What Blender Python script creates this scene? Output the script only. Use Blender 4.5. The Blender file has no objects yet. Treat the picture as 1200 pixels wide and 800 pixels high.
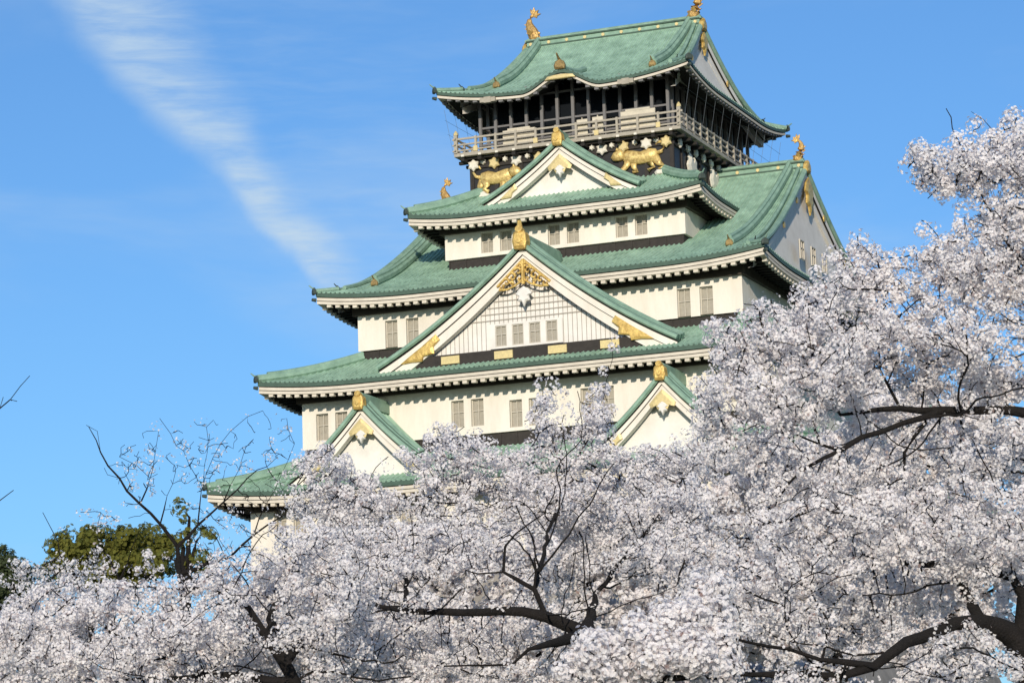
import bpy, math, random
import numpy as np
from mathutils import Vector, Matrix

random.seed(7)
RNG = np.random.default_rng(11)
S = bpy.context.scene
COL = S.collection

# ------------------------------------------------------------------ camera
CAM = np.array([72.054122, -200.361391, 1.700319])
YAW, PITCH, ROLL, FPX = 0.381467, 0.18319, -0.030628, math.exp(8.218491)
_r = np.array([math.cos(YAW), math.sin(YAW), 0.0])
_f = np.array([-math.sin(YAW) * math.cos(PITCH), math.cos(YAW) * math.cos(PITCH), math.sin(PITCH)])
_u = np.cross(_r, _f)
RIGHT = math.cos(ROLL) * _r + math.sin(ROLL) * _u
UP = -math.sin(ROLL) * _r + math.cos(ROLL) * _u
FWD = _f
cd = bpy.data.cameras.new('camera')
cam = bpy.data.objects.new('camera', cd)
COL.objects.link(cam)
M3 = Matrix((RIGHT, UP, -FWD)).transposed()
cam.matrix_world = Matrix.Translation(CAM) @ M3.to_4x4()
cd.sensor_width = 36.0
cd.lens = 36.0 * FPX / 1200.0
cd.clip_start = 0.5
cd.clip_end = 20000
S.camera = cam


def at(px, py, depth):
    """the point that lies `depth` metres along the view through a pixel of the photograph"""
    return CAM + depth * (FWD + RIGHT * (px - 600) / FPX + UP * (400 - py) / FPX)


# ------------------------------------------------------------------ world, sun
SUN_AZ, SUN_EL = math.radians(16), math.radians(16)      # azimuth off the facade's normal
sdir = Vector((math.sin(SUN_AZ) * math.cos(SUN_EL), -math.cos(SUN_AZ) * math.cos(SUN_EL), math.sin(SUN_EL)))
W = bpy.data.worlds.new("World")
S.world = W
W.use_nodes = True
nt = W.node_tree
for n in list(nt.nodes):
    nt.nodes.remove(n)
N = nt.nodes.new
L = nt.links.new
out = N('ShaderNodeOutputWorld')
bg = N('ShaderNodeBackground')
bg.inputs['Strength'].default_value = 0.122
sky = N('ShaderNodeTexSky')
sky.sky_type = 'NISHITA'
sky.sun_disc = False
sky.sun_elevation = SUN_EL
sky.sun_rotation = math.atan2(sdir.x, sdir.y)
sky.air_density = 1.0
sky.dust_density = 0.6
sky.ozone_density = 3.0
tint = N('ShaderNodeMix')
tint.data_type = 'RGBA'
tint.blend_type = 'MULTIPLY'
tint.inputs['Factor'].default_value = 1.0
tint.inputs['B'].default_value = (0.51, 0.745, 0.98, 1)
L(sky.outputs['Color'], tint.inputs['A'])


def vmath(op, a=None, b=None):
    n = N('ShaderNodeVectorMath')
    n.operation = op
    for i, v in enumerate((a, b)):
        if v is None:
            continue
        if isinstance(v, (tuple, list, np.ndarray)):
            n.inputs[i].default_value = tuple(float(q) for q in v)
        else:
            L(v, n.inputs[i])
    return n


def fmath(op, a, b=None, c=None, clamp=False):
    n = N('ShaderNodeMath')
    n.operation = op
    n.use_clamp = clamp
    for i, v in enumerate((a, b, c)):
        if v is None:
            continue
        if isinstance(v, (int, float)):
            n.inputs[i].default_value = v
        else:
            L(v, n.inputs[i])
    return n.outputs[0]


def smooth(v, a, b):
    n = N('ShaderNodeMapRange')
    n.interpolation_type = 'SMOOTHSTEP'
    L(v, n.inputs['Value'])
    n.inputs['From Min'].default_value = a
    n.inputs['From Max'].default_value = b
    return n.outputs['Result']


# high thin cirrus on a plane far above: sky direction -> point of that plane
tc = N('ShaderNodeTexCoord')
dirv = tc.outputs['Generated']
sep = N('ShaderNodeSeparateXYZ')
L(dirv, sep.inputs[0])
# two fixed compass directions give the streak its bearing: along the streak (a) and across it (c)


def skydir(px, py):
    d = FWD + RIGHT * (px - 600) / FPX + UP * (400 - py) / FPX
    return d / np.linalg.norm(d)


p0, p1 = skydir(128, 40), skydir(372, 320)
axis = p1 - p0
streak_len = np.linalg.norm(axis)
axis = axis / streak_len
across = np.cross(p0, axis)
across = across / np.linalg.norm(across)
rel = vmath('SUBTRACT', dirv, p0)
da = vmath('DOT_PRODUCT', rel.outputs[0], axis).outputs['Value']
dc = vmath('DOT_PRODUCT', rel.outputs[0], across).outputs['Value']
t_al = fmath('DIVIDE', da, float(streak_len))
t_ac = fmath('DIVIDE', dc, float(streak_len))


def noise(vec, scale, detail=8, rough=.6, dist=0.0):
    n = N('ShaderNodeTexNoise')
    n.inputs['Scale'].default_value = scale
    n.inputs['Detail'].default_value = detail
    n.inputs['Roughness'].default_value = rough
    n.inputs['Distortion'].default_value = dist
    L(vec, n.inputs['Vector'])
    return n.outputs['Fac']


cmb = N('ShaderNodeCombineXYZ')
L(t_al, cmb.inputs[0])
L(t_ac, cmb.inputs[1])
# combed wisps run level across the slanting streak
lev = skydir(360, 100) - skydir(120, 100)
lev = lev / np.linalg.norm(lev)
ver = np.cross(lev, p0)
ver = ver / np.linalg.norm(ver)
dh = vmath('DOT_PRODUCT', rel.outputs[0], lev).outputs['Value']
dv_ = vmath('DOT_PRODUCT', rel.outputs[0], ver).outputs['Value']
cmb2 = N('ShaderNodeCombineXYZ')
L(dh, cmb2.inputs[0])
L(dv_, cmb2.inputs[1])
mp = N('ShaderNodeMapping')
mp.inputs['Rotation'].default_value = (0, 0, math.radians(4))
mp.inputs['Scale'].default_value = (28, 170, 1)
L(cmb2.outputs[0], mp.inputs['Vector'])
wisps = noise(mp.outputs[0], 1.0, 12, .62, .35)
broad = noise(cmb.outputs[0], 3.0, 5, .5, .3)
wob = fmath('MULTIPLY', fmath('SUBTRACT', broad, .5), .16)
acw = fmath('ADD', t_ac, wob)
# width shrinks along the streak
width = fmath('SUBTRACT', .20, fmath('MULTIPLY', smooth(t_al, -.1, 1.0), .12))
lo = smooth(fmath('DIVIDE', acw, width), -1.6, -.2)       # soft side
hi = fmath('SUBTRACT', 1.0, smooth(fmath('ADD', fmath('DIVIDE', acw, width), fmath('MULTIPLY', wisps, .6)), .3, .9))
core = fmath('MULTIPLY', lo, hi)
ends = fmath('MULTIPLY', smooth(t_al, -.7, .05), fmath('SUBTRACT', 1.0, smooth(t_al, .95, 1.25)))
streak = fmath('MULTIPLY', fmath('MULTIPLY', core, ends), smooth(wisps, .05, .8))
veil_side = fmath('MULTIPLY', smooth(acw, -1.3, -.1), fmath('SUBTRACT', 1.0, smooth(acw, .0, .12)))
veil = fmath('MULTIPLY', fmath('MULTIPLY', veil_side, smooth(wisps, .35, .8)), .32)
# faint haze patches elsewhere
mp2 = N('ShaderNodeMapping')
mp2.inputs['Scale'].default_value = (3.0, 3.0, 9.0)
L(dirv, mp2.inputs['Vector'])
patch = fmath('MULTIPLY', smooth(noise(mp2.outputs[0], 2.3, 6, .55, .4), .45, .85), .35)
cl = fmath('ADD', fmath('MULTIPLY', streak, .74), fmath('ADD', fmath('MULTIPLY', veil, .5), fmath('MULTIPLY', patch, 1.15)), clamp=True)
cmix = N('ShaderNodeMix')
cmix.data_type = 'RGBA'
L(cl, cmix.inputs['Factor'])
L(tint.outputs['Result'], cmix.inputs['A'])
cmix.inputs['B'].default_value = (3.6, 4.6, 5.6, 1)
L(cmix.outputs['Result'], bg.inputs['Color'])
L(bg.outputs[0], out.inputs['Surface'])

sl = bpy.data.lights.new('sun', 'SUN')
sl.energy = 3.6
sl.angle = math.radians(0.8)
sl.color = (1.0, 0.89, 0.74)
so = bpy.data.objects.new('sun', sl)
COL.objects.link(so)
so.rotation_euler = sdir.to_track_quat('Z', 'Y').to_euler()
so.location = (0, -100, 120)

S.view_settings.view_transform = 'Standard'
S.view_settings.look = 'None'
S.view_settings.gamma = 1.0
S.view_settings.exposure = 0.28
S.render.engine = 'CYCLES'
S.cycles.max_bounces = 6
S.cycles.transparent_max_bounces = 4


# ------------------------------------------------------------------ materials
def mat(name, col, rough=.7, metal=0.0, var=.0, vscale=2.0, col2=None, bump=0.0, bscale=30, spec=.3, stretch=None):
    m = bpy.data.materials.new(name)
    m.use_nodes = True
    t = m.node_tree
    b = t.nodes['Principled BSDF']
    b.inputs['Roughness'].default_value = rough
    b.inputs['Metallic'].default_value = metal
    b.inputs['Specular IOR Level'].default_value = spec
    b.inputs['Base Color'].default_value = (*col, 1)
    if var or col2:
        c = t.nodes.new('ShaderNodeTexCoord')
        n = t.nodes.new('ShaderNodeTexNoise')
        n.inputs['Scale'].default_value = vscale
        n.inputs['Detail'].default_value = 7
        n.inputs['Roughness'].default_value = .65
        src = c.outputs['Object']
        if stretch:
            mpn = t.nodes.new('ShaderNodeMapping')
            mpn.inputs['Scale'].default_value = stretch
            t.links.new(src, mpn.inputs['Vector'])
            src = mpn.outputs[0]
        t.links.new(src, n.inputs['Vector'])
        r = t.nodes.new('ShaderNodeValToRGB')
        r.color_ramp.elements[0].position = .3
        r.color_ramp.elements[1].position = .72
        c2 = col2 or tuple(max(0, q * (1 - var)) for q in col)
        r.color_ramp.elements[0].color = (*c2, 1)
        r.color_ramp.elements[1].color = (*col, 1)
        t.links.new(n.outputs['Fac'], r.inputs['Fac'])
        t.links.new(r.outputs['Color'], b.inputs['Base Color'])
        if bump:
            n2 = t.nodes.new('ShaderNodeTexNoise')
            n2.inputs['Scale'].default_value = bscale
            n2.inputs['Detail'].default_value = 5
            t.links.new(c.outputs['Object'], n2.inputs['Vector'])
            bp = t.nodes.new('ShaderNodeBump')
            bp.inputs['Strength'].default_value = bump
            bp.inputs['Distance'].default_value = .05
            t.links.new(n2.outputs['Fac'], bp.inputs['Height'])
            t.links.new(bp.outputs['Normal'], b.inputs['Normal'])
    return m


TILE = mat('copper_tile', (.37, .55, .41), .55, 0, .3, 1.1, (.17, .275, .20), .3, 6, spec=.4)
RIDGE = mat('ridge_tile', (.28, .42, .32), .55, 0, .3, 1.5, (.15, .25, .19))
LIP = mat('tile_end', (.07, .12, .09), .6, 0, .3, 3)
DARKTILE = mat('dark_tile', (.055, .075, .065), .6, 0, .3, 2)
PLASTER = mat('plaster', (.75, .705, .63), .85, 0, .12, 1.1, (.63, .58, .50), .15, 12, spec=.15, stretch=(1, 1, .22))
PLASTER2 = mat('eave_plaster', (.66, .60, .50), .85, 0, .2, 1.2, (.50, .45, .37), .1, 12, spec=.15)
WHITE = mat('gable_plaster', (.74, .71, .66), .85, 0, .12, 1.0, (.62, .59, .54), spec=.15)
SOFFIT = mat('shaded_soffit', (.026, .023, .020), .8, 0, .3, 2)  # eave undersides are pale plaster; this dark colour puts in their shade
EAVE_SHADE = mat('eave_shade_brown', (.06, .048, .036), .8, 0, .3, 3)  # colour of the painted shade under the eaves
BLACK = mat('black_lacquer', (.018, .016, .015), .45, 0, .3, 3, spec=.4)
BOARD = mat('weathered_board', (.04, .034, .03), .75, 0, .4, 3)
GOLD = mat('gilding', (.84, .60, .19), .45, .45, .25, 3.2, (.42, .26, .07), .5, 9, spec=.5)
FISH = mat('fish_gilding', (.74, .48, .16), .45, .45, .25, 6, (.26, .15, .06), .5, 14)
TIGERG = mat('tiger_gilding', (.90, .70, .28), .42, .3, .25, 4.5, (.34, .21, .07), .5, 8)
OLDGOLD = mat('worn_gilding', (.42, .29, .11), .5, .4, .25, 8, (.16, .11, .05))
GILT2 = mat('pale_gilding', (.72, .58, .27), .5, .25, .3, 7, (.52, .42, .22))
PANE = mat('paper_pane', (.36, .33, .27), .6, 0, .25, 4, spec=.4)
GROOVE = mat('board_groove', (.34, .31, .27), .85, 0, .1, 5)
FRAME = mat('window_frame', (.50, .46, .39), .75, 0, .1, 5)
GLASS = mat('dark_glass', (.006, .008, .011), .5, 0, spec=.06)
POST = mat('grey_post', (.17, .165, .165), .6, 0, .2, 4)
RAIL = mat('pale_rail', (.40, .36, .29), .7, 0, .25, 5)
RELIEF = mat('white_relief', (.72, .68, .58), .7, 0, .2, 6)
WIRE = mat('steel_wire', (.10, .12, .14), .7, .0)
CLOTHM = mat('pale_panel', (.62, .56, .44), .8, 0, .25, 3)


# ------------------------------------------------------------------ mesh builder
class MB:
    def __init__(s):
        s.v, s.f, s.m = [], [], []
        s.n = 0

    def add(s, verts, faces, m=0):
        o = s.n
        s.v.extend([tuple(map(float, q)) for q in verts])
        s.n += len(verts)
        for f in faces:
            s.f.append([i + o for i in f])
            s.m.append(m)

    def box(s, c, size, m=0, ax=None):
        hx, hy, hz = (q / 2 for q in size)
        A = np.eye(3) if ax is None else np.array(ax, float)
        c = np.array(c, float)
        vs = [c + A[0] * x * hx + A[1] * y * hy + A[2] * z * hz for x, y, z in
              ((-1, -1, -1), (1, -1, -1), (1, 1, -1), (-1, 1, -1), (-1, -1, 1), (1, -1, 1), (1, 1, 1), (-1, 1, 1))]
        s.add(vs, [(0, 3, 2, 1), (4, 5, 6, 7), (0, 1, 5, 4), (1, 2, 6, 5), (2, 3, 7, 6), (3, 0, 4, 7)], m)

    def grid(s, P, m=0, flip=False):
        n, k = P.shape[:2]
        fs = []
        for i in range(n - 1):
            for j in range(k - 1):
                q = (i * k + j, (i + 1) * k + j, (i + 1) * k + j + 1, i * k + j + 1)
                fs.append(q[::-1] if flip else q)
        s.add(P.reshape(-1, 3), fs, m)

    def tube(s, path, rad, n=6, m=0, squash=1.0, cap=True):
        path = np.array(path, float)
        k = len(path)
        rad = np.full(k, rad, float) if np.isscalar(rad) else np.array(rad, float)
        rings = []
        for i in range(k):
            d = path[min(i + 1, k - 1)] - path[max(i - 1, 0)]
            d /= np.linalg.norm(d) + 1e-9
            ref = np.array([0, 0, 1.0]) if abs(d[2]) < .92 else np.array([1.0, 0, 0])
            a = np.cross(ref, d)
            a /= np.linalg.norm(a)
            b = np.cross(d, a)
            ang = np.linspace(0, 2 * math.pi, n, endpoint=False) + math.pi / n
            rings.append(path[i] + rad[i] * (np.cos(ang)[:, None] * a * squash + np.sin(ang)[:, None] * b))
        V = np.array(rings).reshape(-1, 3)
        fs = []
        for i in range(k - 1):
            for j in range(n):
                j2 = (j + 1) % n
                fs.append((i * n + j, i * n + j2, (i + 1) * n + j2, (i + 1) * n + j))
        if cap:
            fs.append(tuple(range(n))[::-1])
            fs.append(tuple((k - 1) * n + j for j in range(n)))
        s.add(V, fs, m)

    def relief(s, poly, origin, ex, ey, ez, depth, m=0, dome=0.0):
        """an outline in the (ex, ey) plane raised along ez, with a rounded second step"""
        o, ex, ey, ez = (np.array(q, float) for q in (origin, ex, ey, ez))
        p = np.array(poly, float)
        k = len(p)
        c = p.mean(0)
        back = [o + ex * a + ey * b for a, b in p]
        mid = [o + ex * a + ey * b + ez * depth for a, b in p]
        if dome:
            q = c + (p - c) * .72
            top = [o + ex * a + ey * b + ez * (depth + dome) for a, b in q]
            V = back + mid + top
            fs = [(i, (i + 1) % k, k + (i + 1) % k, k + i) for i in range(k)]
            fs += [(k + i, k + (i + 1) % k, 2 * k + (i + 1) % k, 2 * k + i) for i in range(k)]
            fs.append(tuple(2 * k + i for i in range(k)))
        else:
            V = back + mid
            fs = [(i, (i + 1) % k, k + (i + 1) % k, k + i) for i in range(k)]
            fs.append(tuple(k + i for i in range(k)))
        s.add(V, fs, m)

    def build(s, name, mats, parent=None, smooth=False):
        me = bpy.data.meshes.new(name)
        me.from_pydata(s.v, [], s.f)
        if not isinstance(mats, (list, tuple)):
            mats = [mats]
        for q in mats:
            me.materials.append(q)
        if len(mats) > 1:
            me.polygons.foreach_set('material_index', s.m)
        if smooth:
            me.polygons.foreach_set('use_smooth', [True] * len(me.polygons))
        me.update()
        o = bpy.data.objects.new(name, me)
        COL.objects.link(o)
        if parent:
            o.parent = parent
        return o


def empty(name, loc, label, cat, group=None):
    o = bpy.data.objects.new(name, None)
    COL.objects.link(o)
    o.location = loc
    o['label'] = label
    o['category'] = cat
    if group:
        o['group'] = group
    return o


# ------------------------------------------------------------------ ground
def terrain(x, y):
    r = np.hypot(x, y)
    t = np.clip((110 - r) / 55, 0, 1)
    return 9.0 * t * t * (3 - 2 * t) + .25 * np.sin(x * .11) * np.sin(y * .13) * (r > 60)


gs = np.concatenate([np.linspace(-6000, -320, 12), np.linspace(-300, 300, 121), np.linspace(320, 6000, 12)])
gx, gy = np.meshgrid(gs, gs, indexing='ij')
g = MB()
g.grid(np.stack([gx, gy, terrain(gx, gy)], -1))
GRASS = mat('park_ground', (.07, .085, .035), .95, 0, .4, .4, (.10, .085, .06), .4, 8)
go = g.build('ground', GRASS, smooth=True)
go['kind'] = 'structure'

# ------------------------------------------------------------------ castle
castle = empty('castle_tower', (0, 0, 9), 'white castle tower with tiered green roofs and gold ornaments behind the cherry blossom', 'castle')


def cpart(mb, name, mats, parent=None, smooth=False):
    o = mb.build(name, mats, None, smooth)
    p = parent or castle
    o.parent = p
    # meshes are written in world metres; undo the parent's offset
    base = p
    if p is castle:
        o.location = (0, 0, -9)
    return o


# stone base
sb = MB()
hs = np.linspace(0, 1, 14)
ring = []
for t in hs:
    w = 18.3 + 6.5 * (1 - t) ** 1.7
    v = 20.5 + 6.5 * (1 - t) ** 1.7
    z = 7.5 + 16.9 * t
    pts = []
    for k in range(24):
        pts.append((-w + 2 * w * k / 24, -v, z))
    for k in range(24):
        pts.append((w, -v + 2 * v * k / 24, z))
    for k in range(24):
        pts.append((w - 2 * w * k / 24, v, z))
    for k in range(25):
        pts.append((-w, v - 2 * v * k / 24, z))
    ring.append(pts)
sb.grid(np.array(ring).transpose(1, 0, 2))
STONE = mat('base_stone', (.34, .31, .27), .9, 0, .4, .5, (.2, .18, .16), .8, 2.5)
cpart(sb, 'stone_base', STONE)


def wall_panel(mb, x0, x1, z0, z1, y, holes, m=0, depth=.38):
    """front wall face at y (facing -y) with window openings cut in it and their reveals"""
    xs = sorted({x0, x1, *[h[0] for h in holes], *[h[1] for h in holes]})
    zs = sorted({z0, z1, *[h[2] for h in holes], *[h[3] for h in holes]})
    for i in range(len(xs) - 1):
        for j in range(len(zs) - 1):
            cx, cz = (xs[i] + xs[i + 1]) / 2, (zs[j] + zs[j + 1]) / 2
            if any(h[0] < cx < h[1] and h[2] < cz < h[3] for h in holes):
                continue
            mb.add([(xs[i], y, zs[j]), (xs[i + 1], y, zs[j]), (xs[i + 1], y, zs[j + 1]), (xs[i], y, zs[j + 1])], [(0, 1, 2, 3)], m)
    for a, b, c, d in holes:
        yy = y + depth
        mb.add([(a, y, c), (b, y, c), (b, y, d), (a, y, d), (a, yy, c), (b, yy, c), (b, yy, d), (a, yy, d)],
               [(0, 4, 5, 1), (1, 5, 6, 2), (2, 6, 7, 3), (3, 7, 4, 0)], m)


def window_at(x, z, w, h, y, parent=None, bars=1, depth=.26, axis='y', pm=None):
    f = MB()
    p = MB()
    T = .07

    def bx(mb, cx, cz, sx, sz, off, th):
        if axis == 'y':
            mb.box((cx, y + off, cz), (sx, th, sz))
        else:
            mb.box((y - off, cx, cz), (th, sx, sz))
    off = depth - .10
    for sx in (-1, 1):
        bx(f, x + sx * (w / 2 - T / 2), z, T, h, off, .10)
    for sz in (-1, 1):
        bx(f, x, z + sz * (h / 2 - T / 2), w - 2 * T, T, off, .10)
    for k in range(bars):
        bx(f, x + (k + 1 - (bars + 1) / 2) * w / (bars + 1), z, .045, h - 2 * T, off, .07)
    bx(f, x, z + h * .08, w - 2 * T, .05, off, .065)
    bx(p, x, z, w - 2 * T, h - 2 * T, depth - .03, .04)
    if parent is None:
        fo = cpart(f, 'window', FRAME)
        cpart(p, 'pane', pm or PANE, fo)
    else:                                   # a dormer's window is already a sub-part: one mesh
        f2 = len(f.f)
        f.add(p.v, p.f, 1)
        cpart(f, 'window', [FRAME, PANE], parent)


def storey(w, v, z0, z1, zd, wins, wname='wall'):
    """white storey walls with a black board band under them; wins = list of (x, z, width, height) on the front"""
    mb = MB()
    holes = [(x - a / 2, x + a / 2, z - h / 2, z + h / 2) for x, z, a, h in wins]
    wall_panel(mb, -w, w, z0, z1, -v, holes)
    for (a, b, c, d) in (((w, -v), (w, v), 0, 0), ((w, v), (-w, v), 0, 0), ((-w, v), (-w, -v), 0, 0)):
        mb.add([(*a, z0), (*b, z0), (*b, z1), (*a, z1)], [(0, 1, 2, 3)])
    # sill shelf: the plaster stands proud of the boards below it
    mb.add([(-w, -v, z0), (w, -v, z0), (w - .2, -v + .2, z0), (-w + .2, -v + .2, z0)], [(0, 3, 2, 1)])
    mb.add([(w, -v, z0), (w, v, z0), (w - .2, v - .2, z0), (w - .2, -v + .2, z0)], [(0, 3, 2, 1)])
    mb.add([(-w, v, z0), (-w, -v, z0), (-w + .2, -v + .2, z0), (-w + .2, v - .2, z0)], [(0, 3, 2, 1)])
    wo = cpart(mb, 'wall', PLASTER)
    if zd is not None:
        bd = MB()
        W2, V2 = w - .18, v - .18
        for sx, sy, lx, ly in ((0, -1, W2, 0), (1, 0, 0, V2), (0, 1, W2, 0), (-1, 0, 0, V2)):
            if sx == 0:
                bd.box((0, sy * (V2 - .1), (zd + z0) / 2), (2 * W2, .2, z0 - zd))
            else:
                bd.box((sx * (W2 - .1), 0, (zd + z0) / 2), (.2, 2 * V2 - .41, z0 - zd))
        # upright battens on the front boards
        k = int(2 * W2 / 1.1)
        for i in range(k + 1):
            bd.box((-W2 + .06 + i * (2 * W2 - .12) / k, -V2 - .02, (zd + z0) / 2), (.09, .06, z0 - zd - .01))
        cpart(bd, 'weatherboard', BOARD, wo)
    wp = MB()  # dark band round the wall top, standing in for shade under the eave
    for sy in (-1, 1):
        wp.box((0, sy * (v + .14), z1 - .66), (2 * w + .56, .28, .96), 0)
    for sx in (-1, 1):
        wp.box((sx * (w + .14), 0, z1 - .66), (.28, 2 * v - .002, .96), 0)
    cpart(wp, 'eave_shade_band', EAVE_SHADE, wo)
    for x, z, a, h in wins:
        window_at(x, z, a, h, -v, depth=.36)
    return wo


# --- roofs
PITCHT = .34


def rib_cols(u0, u1, p=PITCHT):
    """lateral samples of the tile ribs: flat pan, then a raised roll"""
    n = max(1, int(round((u1 - u0) / p)))
    U, H = [], []
    q = (u1 - u0) / n
    for i in range(n):
        b = u0 + i * q
        for t, h in ((0, 0), (.5, 0), (.58, .06), (.75, .09), (.92, .06)):
            U.append(b + t * q)
            H.append(h)
    U.append(u1)
    H.append(0)
    return np.array(U), np.array(H)


def tiled(mb, U, H, s0, s1, pos, rows=9, lip=None, flip=False, m=0):
    n = len(U)
    P = np.empty((n, rows, 3))
    for i in range(n):
        a, b = s0(U[i]), s1(U[i])
        for j in range(rows):
            P[i, j] = pos(U[i], a + (b - a) * j / (rows - 1))
            P[i, j, 2] += H[i]
    mb.grid(P, m, flip)
    if lip:
        Q = np.empty((n, 2, 3))
        Q[:, 1] = P[:, 0]
        for i in range(n):
            Q[i, 0] = pos(U[i], s0(U[i]))
            Q[i, 0, 2] -= lip
        mb.grid(Q, 1, flip)


class Roof:
    def __init__(s, a, b, ze, H, SS, k, lift, R, bump=None):
        s.a, s.b, s.ze, s.H, s.S, s.k, s.lift, s.R, s.bump = a, b, ze, H, SS, k, lift, R, bump

    def z(s, t):
        q = t / s.S
        return s.ze + s.H * (s.k * q + (1 - s.k) * q * q)

    def up(s, dc, t):
        m = max(dc, t, 0)
        return s.lift * (1 - m / s.R) ** 2 if m < s.R else 0.0

    def front(s, sy):
        def f(u, t):
            e = s.up(s.a - abs(u), t)
            if s.bump and sy < 0:
                bh, bw, bs = s.bump
                if abs(u) < bw and t < bs:
                    e += bh * math.cos(math.pi * u / 2 / bw) ** 2 * (1 - t / bs) ** 1.5
            return np.array([u, sy * (s.b - t), s.z(t) + e])
        return f

    def side(s, sx):
        def f(u, t):
            return np.array([sx * (s.a - t), u, s.z(t) + s.up(s.b - abs(u), t)])
        return f


def edge_trim(rf, over, lipd, fas, teeth, name_parent, thin=False):
    """plaster fascia, rafter ends and soffit with its shade coloured in, under one eave, all four sides"""
    mb = MB()
    for kind, sg in (('f', -1), ('s', 1), ('f', 1), ('s', -1)):
        half = rf.a if kind == 'f' else rf.b
        other = rf.b if kind == 'f' else rf.a
        us = np.linspace(-1, 1, 73)
        fn = rf.front(sg) if kind == 'f' else rf.side(sg)

        def pt(t, o, dz):
            e = fn(t * half, 0.0)
            q = t * (half - o)
            if kind == 'f':
                return np.array([q, sg * (other - o), e[2] + dz])
            return np.array([sg * (other - o), q, e[2] + dz])
        fl = (kind == 'f' and sg > 0) or (kind == 's' and sg < 0)
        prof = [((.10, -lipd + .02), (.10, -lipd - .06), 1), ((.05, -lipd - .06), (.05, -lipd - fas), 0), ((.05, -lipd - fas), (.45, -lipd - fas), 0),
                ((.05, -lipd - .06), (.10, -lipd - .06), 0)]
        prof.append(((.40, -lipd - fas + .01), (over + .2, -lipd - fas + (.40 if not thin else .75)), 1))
        for (o1, d1), (o2, d2), m in prof:
            P = np.array([[pt(t, o1, d1), pt(t, o2, d2)] for t in us])
            mb.grid(P, m, not fl)
        # a thin drip line cut in the fascia
        if not thin:
            P = np.array([[pt(t, .045, -lipd - fas * .52), pt(t, .045, -lipd - fas * .62)] for t in us])
            mb.grid(P, 1, not fl)
        n = int(2 * half / .62)
        for i in range(1, n):
            t = -1 + 2 * i / n
            c = pt(t, .26, -lipd - fas - teeth / 2 + .005)
            sz = (.30, .3, teeth) if kind == 'f' else (.3, .30, teeth)
            mb.box(c, sz, 2)
            if not thin:
                # rafter behind the end, running up to the wall
                p0, p1 = pt(t, .42, -lipd - fas - teeth / 2 + .02), pt(t, over, -lipd - fas - teeth / 2 + .36)
                mb.tube([p0, p1], .13, 4, 1, cap=False)
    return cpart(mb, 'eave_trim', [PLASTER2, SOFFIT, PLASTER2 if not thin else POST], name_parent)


def finial(mb, p, d, sc=1.0, m=0, m2=1, horn=True):
    """ridge end tile: shield, crest and a horn pointing outward along d (unit, horizontal)"""
    p = np.array(p, float)
    d = np.array(d, float)
    d /= np.linalg.norm(d)
    e = np.cross((0, 0, 1), d)
    poly = [(-.36, 0), (.36, 0), (.42, .25), (.3, .55), (.15, .62), (0, .8), (-.15, .62), (-.3, .55), (-.42, .25)]
    mb.relief([(a * sc, b * sc) for a, b in poly], p, e, (0, 0, 1), d, .22 * sc, m, .08 * sc)
    if not horn:
        return
    mb.tube([p + np.array([0, 0, .62 * sc]), p + d * .35 * sc + np.array([0, 0, .74 * sc]), p + d * .7 * sc + np.array([0, 0, 1.0 * sc])], [.11 * sc, .09 * sc, .06 * sc], 6, m2)


def hip_ridges(rf, s_top, parent, rad=.27, start=.0, gold=True):
    for sx in (-1, 1):
        for sy in (-1, 1):
            mb = MB()
            path = []
            for t in np.linspace(start, s_top, 12):
                path.append((sx * (rf.a - t), sy * (rf.b - t), rf.z(t) + rf.up(t, t) + rad * .8))
            mb.tube(path, rad, 8)
            up2 = [np.array(q) + np.array([0, 0, rad * .9]) for q in path]
            if rad > .2:
                mb.tube(up2[1:], rad * .55, 6)
            d = np.array([sx, sy, 0]) / math.sqrt(2)
            finial(mb, np.array(path[0]) + d * .05 - np.array([0, 0, .25]), d, .6, 1, 0)
            q = np.array(path[0]) - np.array([0, 0, .62])
            mb.tube([q, q + d * .28 + np.array([0, 0, .03])], [.13, .1], 6, 1)
            cpart(mb, 'hip_ridge', [RIDGE, DARKTILE], parent)


def ridge_beam(x0, x1, y, z, parent, h=.75, w=.55):
    mb = MB()
    mb.box(((x0 + x1) / 2, y, z + h / 2), (x1 - x0, w, h), 0)
    mb.box(((x0 + x1) / 2, y, z + h + .05), (x1 - x0 + .05, w + .22, .1), 1)
    mb.tube([(x0, y, z + h + .16), (x1, y, z + h + .16)], .2, 8, 0)
    mb.box(((x0 + x1) / 2, y, z + h * .45), (x1 - x0, w + .1, .09), 1)
    n = max(2, int((x1 - x0) / 1.3))
    for i in range(n + 1):
        x = x0 + .3 + (x1 - x0 - .6) * i / n
        for sg in (-1, 1):
            mb.tube([(x, y + sg * (w / 2 - .02), z + h * .72), (x, y + sg * (w / 2 + .06), z + h * .72)], .12, 8, 2)
    return cpart(mb, 'ridge', [RIDGE, LIP, GILT2], parent)


def skirt_roof(rf, sx, sy, over, lipd=.26, fas=.48, teeth=.21):
    mb = MB()
    cap = max(sx, sy) + .4
    for sg in (-1, 1):
        U, H = rib_cols(-rf.a, rf.a)
        tiled(mb, U, H, lambda u: 0, lambda u: min(cap, rf.a - abs(u)), rf.front(sg), 9, lipd, sg > 0)
        U, H = rib_cols(-rf.b, rf.b)
        tiled(mb, U, H, lambda u: 0, lambda u: min(cap, rf.b - abs(u)), rf.side(sg), 9, lipd, sg < 0)
    ro = cpart(mb, 'roof', [TILE, LIP])
    edge_trim(rf, over, lipd, fas, teeth, ro)
    hip_ridges(rf, cap - .3, ro)
    return ro


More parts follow.
